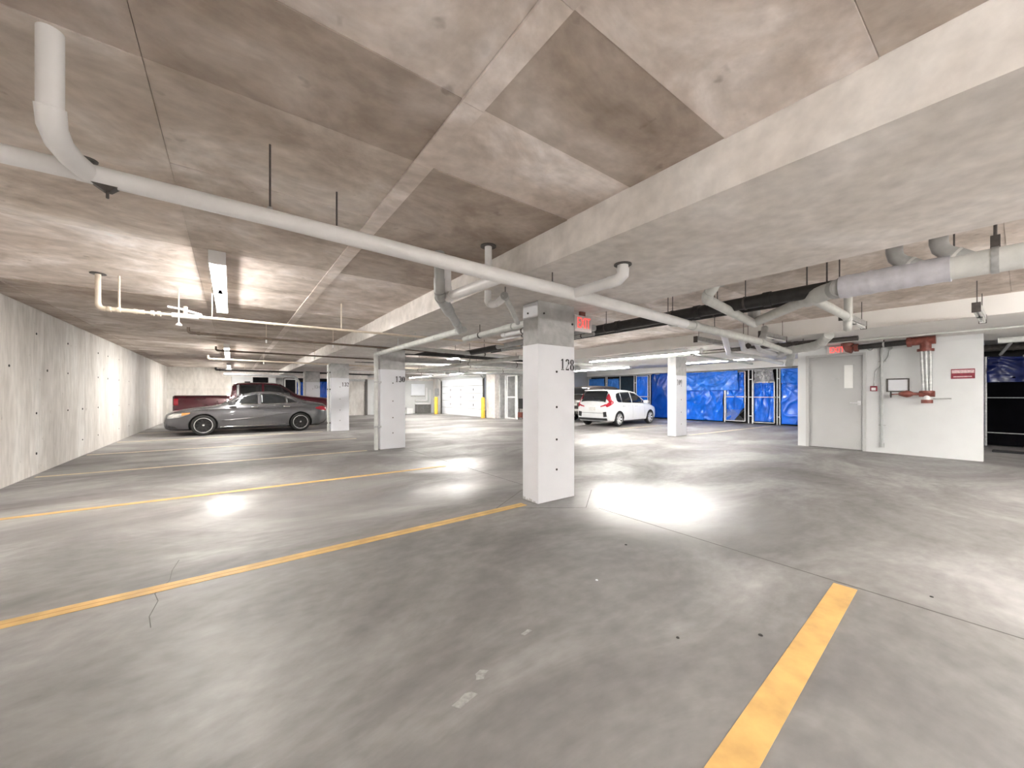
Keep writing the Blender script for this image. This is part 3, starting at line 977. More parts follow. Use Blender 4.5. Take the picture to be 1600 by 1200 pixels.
simple_pipe('drain_line', 'far grey pipe crossing above the overhead door approach', [(5.0, 16.2, 2.36), (11.8, 14.6, 2.34)], .07, M_GPVC, (.5,))
simple_pipe('drain_line', 'pale far pipe with tee beside the concrete pier', [(8.4, 14.5, 2.36), (11.6, 13.9, 2.36)], .06, M_LGPVC, (.5,), rings=(.4, .8))
simple_pipe('cast_iron_pipe', 'black iron pipe crossing the aisle beyond column 130', [(3.7, 10.2, 2.48), (9.2, 9.7, 2.44)], .07, M_BLACKP, (.3, .8))
simple_pipe('cast_iron_pipe', 'black iron pipe high behind the far grey pipes', [(3.4, 13.6, 2.5), (9.2, 13.2, 2.48)], .09, M_BLACKP, (.3, .8))
simple_pipe('drain_line', 'pale pipe along the aisle beneath the crossing pipes', [(5.6, 7.2, 2.20), (5.4, 19.0, 2.19)], .055, M_LGPVC, (.2, .5, .8))
simple_pipe('conduit', 'thin conduit crossing toward the overhead door lamp', [(4.2, 18.2, 2.38), (11.4, 18.4, 2.38)], .03, M_PVC, (.5,))

# ------------------------------------------------------------------ black iron pipes and big grey drain along the aisle
t = simple_pipe('cast_iron_pipe', 'thick black iron pipe running the aisle beside the big grey drain', [(5.10, -3.0, 2.44), (5.10, 9.0, 2.42)], .075, M_BLACKP, (.28, .345, .42, .5, .6), ZA, rings=(.40, .47, .58))
t = simple_pipe('cast_iron_pipe', 'slim black pipe running below the thick black one', [(5.62, 1.2, 2.455), (5.62, 8.5, 2.455)], .035, M_BLACKP, (.2, .6))
t = thing('big_grey_drain', 'big foil wrapped grey drain with two ceiling elbows over the aisle', 'pipe', (4.85, .5, 2.36))
MB().tube([(4.86, -3.2, 2.37), (4.86, .36, 2.365)], .098, 22).build('pipe', M_LGPVC, t, True)
wrap = MB()
np_ = 26
wrap.tube([(4.86, .36 + .72 * i / np_, 2.365) for i in range(np_ + 1)], [.108 + .005 * noise.noise(Vector((i * .6, 3, 1))) + (.004 if i % 6 == 0 else 0) for i in range(np_ + 1)], 22)
wrap.build('foil_sleeve', M_FOIL, t, True, label='shiny foil sleeve')
MB().tube([(4.86, 1.08, 2.365), (5.0, 1.25, 2.37), (5.25, 1.46, 2.38)], .085, 20).build('reducer', M_LGPVC, t, True)
ring(t, (4.90, 1.12, 2.366), (.5, .6, 0), .085, M_GPVC, .06, k=1.1)
ring(t, (5.12, 1.35, 2.375), (.7, .6, 0), .082, M_LGPVC, .12, 'wye', 1.08)
run(t, [(5.20, 1.42, 2.378), (6.05, 2.30, 2.34)], .062, M_LGPVC)
run(t, [(5.15, 1.38, 2.36), (6.70, 1.42, 2.36), (7.0, 1.47, 2.36), (7.0, 1.47, ZA)], .05, M_LGPVC, .08)
MB().tube([(6.92, 1.46, 2.36), (6.98, 1.47, 2.27), (7.05, 1.49, 2.25), (7.1, 1.5, 2.33)], .05, 14).build('trap', M_LGPVC, t, True)
for py in (.70, .43):
    MB().tube([(4.86, py, ZA), (4.86, py, 2.60), (4.86, py - .012, 2.545), (4.86, py - .05, 2.50), (4.86, py - .12, 2.455), (4.86, py - .19, 2.40)], .058, 18).build('elbow', M_GPVC, t, True)
    ring(t, (4.86, py - .10, 2.468), (0, -.8, -.6), .058, M_LGPVC, .02, k=1.07)
hanger(t, (4.86, .13, 2.44), ZA, .010, M_DSTEEL, None)
MB().tube([(4.86, .11, 2.366), (4.86, .15, 2.366)], .106, 20).build('clamp', M_STEEL, t, True)
MB().box(4.835, 4.885, .105, .155, 2.46, 2.56).build('hanger_bracket', M_DSTEEL, t)
hanger(t, (5.0, 1.22, 2.45), ZA, .008, M_DSTEEL)
hanger(t, (5.25, 1.46, 2.45), ZA, .008, M_DSTEEL)

t = thing('grey_drain_pipe', 'bent grey drain with ceiling stub passing over the black pipe', 'pipe', (4.3, 2.1, 2.35))
run(t, [(4.22, 1.98, ZA), (4.22, 1.98, 2.50), (4.34, 2.16, 2.40), (6.05, 2.30, 2.32)], .055, M_LGPVC, .11)
MB().tube([(4.22, 1.98, 2.48), (4.22, 1.98, 2.60)], .085, 16).build('hub', M_GPVC, t, True)
MB().tube([(6.0, 2.29, 2.33), (6.0, 2.29, 2.58)], .08, 16).build('hub', M_GPVC, t, True)
hanger(t, (4.7, 2.19, 2.42), ZA)

# lower pipes by the service room
simple_pipe('white_branch_pipe', 'longest white pipe sloping to the grey elbow beside the service room', [(7.1, 3.20, 2.40), (9.6, 4.20, 2.28), (10.8, 4.1, 2.27), (13.4, 4.35, 2.26)], .055, M_PVC, (.3,))
simple_pipe('white_branch_pipe', 'middle white pipe of three under the white main end', [(7.9, 3.24, 2.38), (8.95, 3.62, 2.29), (11.0, 3.56, 2.27)], .05, M_PVC)
simple_pipe('white_branch_pipe', 'shortest white pipe of three under the white main end', [(8.4, 3.18, 2.36), (9.36, 3.46, 2.29), (11.2, 3.52, 2.27)], .045, M_PVC)
t = thing('grey_drain_pipe', 'thick grey drain ending in an elbow above the service room corner', 'pipe', (9.9, 3.0, 2.28))
run(t, [(10.65, 3.50, 2.26), (10.0, 3.10, 2.29), (9.62, 2.48, 2.31), (9.32, 2.24, 2.46)], .085, M_LGPVC, .14, 18)
run(t, [(9.98, 3.06, 2.28), (10.15, 3.12, 2.15), (10.35, 3.22, 2.0)], .075, M_GPVC, .05, 16)
for y in ((9.78, 2.72), ):
    ring(t, (y[0], y[1], 2.30), (.53, .85, 0), .085, M_LGPVC, .10, k=1.1)
hanger(t, (9.83, 2.8, 2.36), ZB2)
t = simple_pipe('cast_iron_pipe', 'dark pipe standing in for shade under the white band at the room corner', [(10.1, 5.4, 2.43), (10.0, 1.95, 2.43)], .05, M_DSTEEL, (.3, .6), ZB2, rings=(.66, .70))  # shade under the band drawn as a dark pipe; only its couplings are real
simple_pipe('conduit', 'bundle of pale conduit crossing above the tarps', [(9.3, 4.9, 2.30), (13.5, 5.2, 2.30)], .03, M_LGPVC)
simple_pipe('conduit', 'pale conduit along the white band toward the tarp lockers', [(10.8, -1.0, 2.47), (10.8, 18.0, 2.47)], .02, M_LGPVC)
simple_pipe('drain_line', 'pale drain pipe beyond the service room on the far side', [(12.5, .30, 2.40), (12.4, -4.0, 2.40)], .06, M_LGPVC, (.1, .3), ZB2)
simple_pipe('conduit', 'diagonal pale strut above the black tarps', [(15.3, .33, 2.30), (12.9, .10, 2.46)], .03, M_LGPVC)
simple_pipe('cast_iron_pipe', 'dark pipe above the navy tarp behind the service room', [(14.6, .7, 2.42), (14.5, -5.0, 2.42)], .08, M_DSTEEL, (.1, .4))

# ------------------------------------------------------------------ exit signs


def exit_sign(label, x, y, z, wd, ht, facing, bracket_top):
    t = thing('exit_sign', label, 'sign', (x, y, z))
    if facing == 'y':
        MB().bbox(x - wd / 2, x + wd / 2, y, y + .05, z - ht / 2, z + ht / 2, .006).build('housing', M_EXITPLATE, t)
        MB().box(x - wd / 2 + .02, x + wd / 2 - .02, y - .004, y, z - ht / 2 + .02, z + ht / 2 - .02).build('face_plate', M_EXITPLATE, t)
        text_mesh('EXIT', ht * .98, M_EXITRED, 'lettering', t, (x, y - .008, z), (PI / 2, 0, 0), -.002, .60)
        if bracket_top:
            MB().box(x - .05, x + .05, y + .01, y + .04, z + ht / 2, bracket_top).build('bracket', M_RUST, t)
    else:
        MB().bbox(x, x + .05, y - wd / 2, y + wd / 2, z - ht / 2, z + ht / 2, .006).build('housing', M_EXITPLATE, t)
        MB().box(x - .004, x, y - wd / 2 + .02, y + wd / 2 - .02, z - ht / 2 + .02, z + ht / 2 - .02).build('face_plate', M_EXITPLATE, t)
        text_mesh('EXIT', ht * 1.02, M_EXITRED, 'lettering', t, (x - .008, y, z), (PI / 2, 0, -PI / 2), .0, .72)
    return t


exit_sign('lit red exit sign beside column 128 under the beam', 3.85, 3.56, 2.265, .33, .215, 'y', ZB1)
exit_sign('lit red exit sign above the grey fire door', XW - .06, 2.66, 2.375, .40, .19, 'x', None)

# ------------------------------------------------------------------ fire riser and items on the white room wall
t = thing('fire_riser', 'red oxide sprinkler riser and valve on the white room wall', 'valve', (11.4, 1.2, 1.2))
XP = 11.45
run(t, [(XP, 2.28, 2.38), (XP, 1.42, 2.41)], .058, M_BLACKP, name='feed_pipe')
ring(t, (XP, 1.81, 2.395), (0, 1, 0), .06, M_STEEL, .03, 'clamp', 1.05)
hanger(t, (XP, 1.81, 2.45), ZB2, .008, M_DSTEEL)
MB().tube([(XP, 2.42, 2.50), (XP, 2.42, 2.42), (XP, 2.40, 2.36), (XP, 2.32, 2.33)], .085, 18).build('elbow', M_RUST, t, True, label='red oxide grooved elbow at the ceiling')
ring(t, (XP, 2.42, 2.46), (0, 0, 1), .095, M_RUST, .05, 'coupling', 1.2)
ring(t, (XP, 2.26, 2.375), (0, 1, 0), .075, M_RUST, .07, 'coupling', 1.2)
MB().tube([(XP, 1.46, 2.41), (XP, 1.05, 2.42)], .085, 18).build('tee', M_RUST, t, True)
ring(t, (XP, 1.42, 2.41), (0, 1, 0), .09, M_RUST, .06, 'flange', 1.2)
MB().tube([(XP, 1.19, 2.42), (XP, 1.19, 2.24)], .085, 18).build('tee_leg', M_RUST, t, True)
ring(t, (XP, 1.19, 2.22), (0, 0, 1), .10, M_RUST, .05, 'flange', 1.25)
for s in (-.062, 0, .062):
    MB().tube([(XP, 1.19 + s, 2.22), (XP, 1.17 + s * .8, 1.36)], .026, 12).build('riser_pipe', M_STEEL, t, True, label='bright steel riser pipe')
MB().tube([(XP, 1.28, 1.32), (XP, 1.06, 1.32)], .06, 16).build('manifold', M_RUST, t, True)
ring(t, (XP, 1.17, 1.36), (0, 0, 1), .09, M_RUST, .05, 'flange', 1.1)
MB().tube([(XP, 1.17, 1.30), (XP, 1.17, 1.20)], .05, 14).build('neck', M_FIX, t, True)
MB().tube([(XP, 1.17, 1.20), (XP, 1.17, 1.13)], .085, 16).build('end_cap', M_RUST, t, True)
MB().lathe([(.03, 0), (.03, .10), (.06, .14), (.075, .20), (.05, .28), (.03, .32)], (XP, 1.26, 1.32), (0, 1, 0), 16).build('valve_body', M_RUST, t, True)
MB().tube([(XP, 1.56, 1.32), (XP, 1.70, 1.31)], .012, 8).build('valve_stem', M_RUST, t)
MB().lathe([(.0, 0), (.012, 0), (.07, .004), (.075, .012), (.06, .018), (.0, .02)], (XP, 1.69, 1.31), (0, 1, 0), 16).build('handwheel', M_BLACKP, t, True)
MB().tube([(XP + .1, 1.10, 1.22), (XP + .1, .85, 1.225)], .012, 8).build('side_bar', M_STEEL, t)
MB().tube([(XP, 1.17, 1.32), (XW, 1.17, 1.32)], .03, 10).build('wall_stub', M_RUST, t)

t = thing('conduit', 'thick vertical grey conduit beside the framed sheet', 'pipe', (XW - .04, 1.885, 1.2))
MB().tube([(XW - .045, 1.885, 2.40), (XW - .045, 1.88, .18)], .024, 12).build('pipe', M_GPVC, t, True)
MB().tube([(XW - .045, 1.88, .22), (XW - .045, 1.88, .13)], .042, 12).build('end_cap', M_GPVC, t, True)
for z in (2.05, .62):
    MB().box(XW - .03, XW, 1.82, 1.945, z - .012, z + .012).build('clamp', M_STEEL, t)
t = thing('conduit', 'thin bent conduit dropping to the red pull station', 'pipe', (XW - .02, 2.0, 1.8))
run(t, [(XW - .015, 1.75, 2.34), (XW - .015, 1.78, 2.14), (XW - .015, 1.99, 1.85), (XW - .015, 2.015, 1.50)], .012, M_STEEL, .05, 10)
MB().tube([(XW - .03, 1.75, 2.34), (XW, 1.75, 2.34)], .04, 10).build('junction', M_STEEL, t)
t = thing('fire_pull_station', 'small red and white fire alarm pull station beside the door', 'alarm', (XW, 2.02, 1.44))
MB().bbox(XW - .045, XW, 1.96, 2.075, 1.385, 1.50, .005).build('box', M_REDSIGN, t)
MB().bbox(XW - .052, XW - .044, 1.98, 2.055, 1.40, 1.465, .003).build('pull_bar', M_FIX, t, label='white pull bar')
t = thing('framed_sheet', 'blank white sheet in a dark frame on the room wall', 'frame', (XW, 1.63, 1.51))
for bx in ((1.455, 1.81, 1.635, 1.66), (1.455, 1.81, 1.365, 1.39), (1.455, 1.48, 1.39, 1.635), (1.785, 1.81, 1.39, 1.635)):
    MB().box(XW - .022, XW, *bx).build('frame_bar', M_DSTEEL, t)
MB().box(XW - .010, XW, 1.48, 1.785, 1.39, 1.635).build('sheet', M_WPAINT, t)
t = thing('warning_plaque', 'dark red printed plaque right of the sprinkler riser', 'sign', (XW, .715, 1.72))
MB().box(XW - .012, XW, .56, .87, 1.625, 1.82).build('board', M_REDSIGN, t)
MB().box(XW - .015, XW - .012, .57, .86, 1.735, 1.80).build('print_band', M_PINKSIGN, t)
MB().box(XW - .015, XW - .012, .60, .84, 1.655, 1.675).build('print_line', M_PINKSIGN, t)
t = thing('wall_lamp', 'small bell shaped device on the wall above the conduit', 'device', (XW, 2.09, 2.35))
MB().lathe([(.05, 0), (.05, .03), (.03, .06), (.0, .07)], (XW, 2.08, 2.36), (-1, 0, 0), 14).build('dome', M_STEEL, t, True)
MB().bbox(XW - .005, XW, 2.03, 2.13, 2.31, 2.41, .002).build('base_plate', M_FIX, t)

# ------------------------------------------------------------------ tarps and locker fence


def tarp(label, x, ya, yb, z0, z1, mat, seed, amp=.035, nu=64, nv=48, group=None, sag=0.0, cut=None, tie=True):
    """a hung sheet facing -x: folds fan from its upper corners, ripples and a loose hem; real thickness"""
    t = thing('tarp', label, 'tarp', (x, (ya + yb) / 2, z0), group)
    W, Hh = yb - ya, z1 - z0
    rnd = random.Random(seed)
    ph = [rnd.uniform(0, 6.28) for _ in range(8)]

    def fn(u, v):
        y, zz = u * W, v * Hh
        d = 0
        for cx_, cz_, n_, p_ in ((0, Hh, 9, ph[0]), (W, Hh, 8, ph[1]), (W * .45, Hh, 7, ph[2])):
            a = math.atan2(cz_ - zz + .02, y - cx_ + 1e-4)
            rr = math.hypot(cz_ - zz, y - cx_)
            d += (abs(math.sin(a * n_ + p_)) ** .6 - .6) * math.exp(-rr * 1.1) * min(1, rr * 4)
        nz = noise.noise(Vector((y * 1.7, zz * 1.3, seed * 3.1)))
        rd = 1 - abs(noise.noise(Vector((y * 2.6 + zz * 1.2, zz * 1.8 - y * .7, seed * 1.7)))) * 2
        d += 1.1 * nz + 1.0 * rd * rd * rd
        d += .25 * noise.noise(Vector((y * 7, zz * 5, seed)))
        top = z1 - sag * math.sin(PI * u) * (v) + .012 * noise.noise(Vector((y * 5, 0, seed)))
        z = z0 + v * (top - z0)
        return (x - 1.25 * amp * d - .02, ya + y, z)
    mb = MB()
    mb.grid(fn, nu, nv)
    if cut:
        keep = [f for f in mb.f if not cut(sum((Vector(mb.v[i]) for i in f), Vector()) / 4)]
        mb.f = keep
    o = mb.build('sheet', mat, t, True, ang=80)
    sm = o.modifiers.new('thickness', 'SOLIDIFY')
    sm.thickness = .004
    if tie:
        for k in range(max(2, int(W / .5)) + 1):
            y = ya + .03 + (W - .06) * k / max(2, int(W / .5))
            MB().tube([(x - .05, y, z1 - .04), (x + .0, y, z1 + .01)], .006, 5).build('tie', M_FIX, t)
    return t


XK = 18.9
tarp('pale blue tarp at the far end of the locker row, widest pale one', XK, 15.68, 16.95, .06, 2.33, M_TARPL, 1)
tarp('narrow pale blue tarp beside the dark locker doorway', XK, 14.56, 15.42, .06, 2.29, M_TARPL, 2)
tarp('blue tarp just past the dark locker doorway above the hatchback bonnet', XK, 12.58, 13.30, .06, 2.40, M_TARP, 3)
tarp('tall deep blue tarp left of column 109', XK, 10.50, 12.36, .05, 2.46, M_TARPD, 4, amp=.02)
tarp('broad bright blue tarp right of column 109', XK, 8.52, 10.48, .05, 1.95, M_TARP, 5, amp=.05)
tarp('wide bright blue flap hung over the top of the fence', XK - .14, 7.80, 10.48, 1.52, 2.43, M_TARPB, 6, amp=.045, sag=.02)
tarp('blue tarp on the first locker gate with torn lower corner', XK, 7.60, 8.36, .12, 2.38, M_TARP, 7, amp=.05,
     cut=lambda c: c.z < .12 + .62 * max(0, (8.02 - c.y)) / .42 and c.y < 8.02)
tarp('crumpled silver tarp above the second locker gate', XK, 6.42, 7.18, 1.82, 2.42, M_TARPS, 8, amp=.11, sag=.03)
tarp('blue tarp filling the second locker gate', XK, 6.42, 7.18, .12, 1.84, M_TARP, 9, amp=.05)
tarp('glossy blue flap on top beside the service room', XK - .06, 4.2, 6.14, 1.80, 2.41, M_TARPB, 10, amp=.055)
tarp('blue tarp beneath the glossy flap beside the service room', XK, 4.2, 6.14, .06, 1.82, M_TARP, 11, amp=.04)

fence = thing('locker_fence', 'galvanised post and rail fence carrying the blue tarps', 'fence', (XK, 10, 0))
for y in (17.0, 15.58, 15.48, 14.50, 13.50, 13.36, 12.46, 10.45, 8.46, 7.42, 7.26, 6.30, 6.20, 4.1):
    MB().tube([(XK - .02, y, 0), (XK - .02, y, 2.46)], .026, 10).build('post', M_SILVER, fence, True)
for ya, yb in ((13.36, 17.0), (6.2, 13.36), (4.1, 6.2)):
    MB().tube([(XK, ya, 2.44), (XK, yb, 2.44)], .02, 8).build('rail', M_SILVER, fence, True)
for y in (7.34, 6.25, 15.53, 13.43):
    for z in (.35, 1.2, 2.0):
        MB().box(XK - .055, XK - .02, y - .05, y + .05, z - .02, z + .02).build('bracket', M_SILVER, fence)
MB().box(XK + .35, XK + .4, 4.0, 17.1, 0, 2.49).build('shade_backing', M_DARK, fence)  # dark sheet put in for the unlit inside of the lockers
MB().box(XK + .0, XK + .03, 13.52, 14.48, .03, 2.34).build('doorway_shade', plain('teal_doorway_shade', (.006, .022, .04), .6, var=.4), fence, label='dark sheet painting the shade of the open doorway')  # shade in the open doorway painted as a dark sheet


def gate(label, ya, yb, z0, z1, mid, mesh=False):
    t = thing('locker_gate', label, 'gate', (XK - .09, (ya + yb) / 2, z0))
    for y in (ya, yb):
        MB().tube([(XK - .10, y, z0), (XK - .10, y, z1)], .022, 10).build('stile', M_SILVER, t, True)
    for z in (z0, mid, z1):
        MB().tube([(XK - .10, ya, z), (XK - .10, yb, z)], .02, 10).build('rail', M_SILVER, t, True)
    MB().box(XK - .14, XK - .10, ya - .06, ya + .06, mid - .03, mid + .03).build('latch', M_STEEL, t)
    for z in (z0 + .3, z1 - .3):
        MB().tube([(XK - .10, yb, z), (XK - .02, yb + .06, z)], .02, 8).build('hinge', M_STEEL, t, True)
    if mesh:
        mb = MB()
        for k in range(12):
            y = ya + .03 + k * .05
            mb.tube([(XK - .06, y, z0 + .02), (XK - .06, min(yb, y + .5), z0 + .02 + min(yb - y, .5))], .004, 4)
            mb.tube([(XK - .065, y, z0 + .52), (XK - .065, min(yb, y + .5), z0 + .52 - min(yb - y, .5))], .004, 4)
        mb.build('chain_link', M_STEEL, t, kind='stuff')
    return t


gate('first locker gate with chain link showing low down', 7.54, 8.38, .10, 2.36, 1.21, True)
gate('second locker gate between full height posts', 6.38, 7.20, .08, 1.86, 1.20)
gate('far locker gate over the hatchback bonnet', 12.54, 13.30, .10, 2.36, 1.2)

# dark cage beyond the room
XD = 15.6
tarp('navy tarp hung high on the dark cage past the service room', XD, -3.2, .55, 1.62, 2.27, M_TARPN, 21, amp=.06, sag=.05)
cg = thing('dark_cage', 'black sheeted cage past the service room corner', 'cage', (XD + .05, -1.5, 0))
MB().box(XD, XD + .03, -6.5, .57, .03, 1.75).build('sheeting', M_BLACKTARP, cg)
MB().box(XD + .3, XD + .34, -6.5, .79, .0, 2.5).build('shade_backing', M_DARK, cg)  # dark sheet painting the shade deep inside the cage
for z in (1.23, .34):
    MB().tube([(XD - .03, -6.5, z), (XD - .03, .57, z)], .012, 8).build('rail', M_STEEL, cg, True)
for y in (.57, -2.4, -5.2):
    MB().tube([(XD - .03, y, 0), (XD - .03, y, 2.28)], .025, 8).build('post', M_STEEL, cg, True)
t = tag(MB().bbox(13.9, 14.1, -.1, .42, 0, .045, .01).build('floor_block', M_DARK), 'small dark wooden block on the floor before the black cage', 'block')

# ------------------------------------------------------------------ overhead door surroundings
for lab, x, y in (('yellow bollard left of the overhead door', 11.1, 23.55), ('yellow bollard right of the overhead door beside the pier', 11.3, 17.95)):
    t = thing('bollard', lab, 'bollard', (x, y, 0))
    MB().lathe([(.115, 0), (.115, 1.08), (.10, 1.14), (.05, 1.17), (.0, 1.18)], (x, y, 0), (0, 0, 1), 18).build('post', M_YPOST, t, True)
    MB().lathe([(.16, 0), (.16, .012), (.12, .02)], (x, y, 0), (0, 0, 1), 18).build('base_flange', M_YELLOW2, t, True)
YB = Y1 - .01
t = thing('wall_board', 'white board on the far wall left of the overhead door', 'board', (10.5, YB, 1.66))
MB().bbox(10.03, 11.02, YB - .07, YB, 1.26, 2.06, .01).build('panel', M_DOORPANEL, t)
MB().box(10.0, 11.05, YB - .03, YB, 1.16, 1.26).build('lower_edge', M_STEEL, t)
for lab, x, zt, zb in (('inner white elbow duct below the white board', 11.16, 1.82, .90), ('outer white elbow duct below the white board', 11.42, 1.67, .67)):
    t = thing('wall_duct', lab, 'duct', (x, YB, zb))
    run(t, [(x, YB - .06, zt), (x, YB - .06, zb), (10.3, YB - .06, zb)], .055, M_PVC, .08)
t = thing('wall_grille', 'dark grey grille low on the far wall beneath the ducts', 'grille', (10.9, YB, .3))
MB().box(10.32, 11.5, YB - .04, YB, .02, .60).build('back_plate', M_DSTEEL, t)
for k in range(11):
    MB().box(10.36 + k * .105, 10.39 + k * .105, YB - .07, YB - .03, .04, .58).build('fin', M_STEEL, t)
t = thing('white_box', 'small white box on the floor beside column 130', 'box', (9.75, 25.0, 0))
MB().bbox(9.55, 9.98, 24.8, 25.15, 0, .38, .012).build('body', M_FIX, t)
MB().bbox(9.53, 10.0, 24.78, 25.17, .38, .43, .01).build('lid', M_WWALL, t)
t = thing('door_operator', 'grey control box on the wall left of the overhead door', 'box', (11.6, 24.5, 1.5))
MB().bbox(11.55, 11.68, 24.3, 24.75, 1.25, 1.75, .01).build('housing', M_STEEL, t)
MB().tube([(11.62, 24.5, 1.75), (11.62, 24.5, 2.49)], .02, 8).build('conduit_tail', M_STEEL, t)

t = thing('cage_gate', 'pale framed mesh gate right of the concrete pier', 'gate', (12.0, 16.3, 0))
for y in (16.78, 16.62, 15.86, 15.74):
    MB().box(11.98, 12.03, y - .03, y + .03, .02, 2.35).build('stile', M_FIX, t)
for z in (.06, 1.18, 2.32):
    MB().box(11.98, 12.03, 15.86, 16.62, z - .03, z + .03).build('rail', M_FIX, t)
mb = MB()
for k in range(12):
    mb.tube([(12.0, 15.88 + k * .065, .06), (12.0, 15.88 + k * .065, 2.3)], .003, 4)
for k in range(30):
    mb.tube([(12.0, 15.86, .1 + k * .075), (12.0, 16.62, .1 + k * .075)], .003, 4)
mb.build('mesh', M_STEEL, t, kind='stuff')
t = thing('stored_chair', 'dark folded chair leaning inside the mesh gate', 'chair', (12.7, 16.2, 0))
for s in (16.05, 16.40):
    MB().tube([(12.6, s, 0), (12.75, s, 1.1)], .02, 8).build('leg', M_BLKPLASTIC, t)
MB().box(12.60, 12.66, 16.05, 16.4, .55, 1.1).build('backrest', M_BLKPLASTIC, t)
MB().box(12.52, 12.66, 16.0, 16.45, .08, .36).build('seat', M_RUST, t)
tarp('blue tarp beside the far column 134', Y1, 4.28, 4.70, .05, 2.1, M_TARPD, 31, tie=False)
tarp('blue tarp behind the far grey downpipe above the sedan', Y1, 3.09, 3.48, .05, 2.05, M_TARPD, 32, tie=False)
# these two hang on the end wall: turn them to face the aisle
for o in [o for o in bpy.data.objects if o.name.startswith('tarp') and 'far' in o['label'] and abs(o.location.x - Y1) < .01]:
    xm = o.location.y
    o.location = (xm, Y1 - .02, o.location.z)
    o.rotation_euler = (0, 0, PI / 2)

# ------------------------------------------------------------------ vehicles


def pchip(xs, ys, x):
    n = len(xs)
    if x <= xs[0]:
        return ys[0]
    if x >= xs[-1]:
        return ys[-1]
    i = max(k for k in range(n - 1) if xs[k] <= x)
    h = [xs[k + 1] - xs[k] for k in range(n - 1)]
    d = [(ys[k + 1] - ys[k]) / h[k] for k in range(n - 1)]

    def m(k):
        if k == 0:
            return d[0]
        if k == n - 1:
            return d[-1]
        if d[k - 1] * d[k] <= 0:
            return 0
        w1, w2 = 2 * h[k] + h[k - 1], h[k] + 2 * h[k - 1]
        return (w1 + w2) / (w1 / d[k - 1] + w2 / d[k])
    t_ = (x - xs[i]) / h[i]
    a, b = ys[i], ys[i + 1]
    m0, m1 = m(i) * h[i], m(i + 1) * h[i]
    return (2 * t_ ** 3 - 3 * t_ ** 2 + 1) * a + (t_ ** 3 - 2 * t_ ** 2 + t_) * m0 + (-2 * t_ ** 3 + 3 * t_ ** 2) * b + (t_ ** 3 - t_ ** 2) * m1


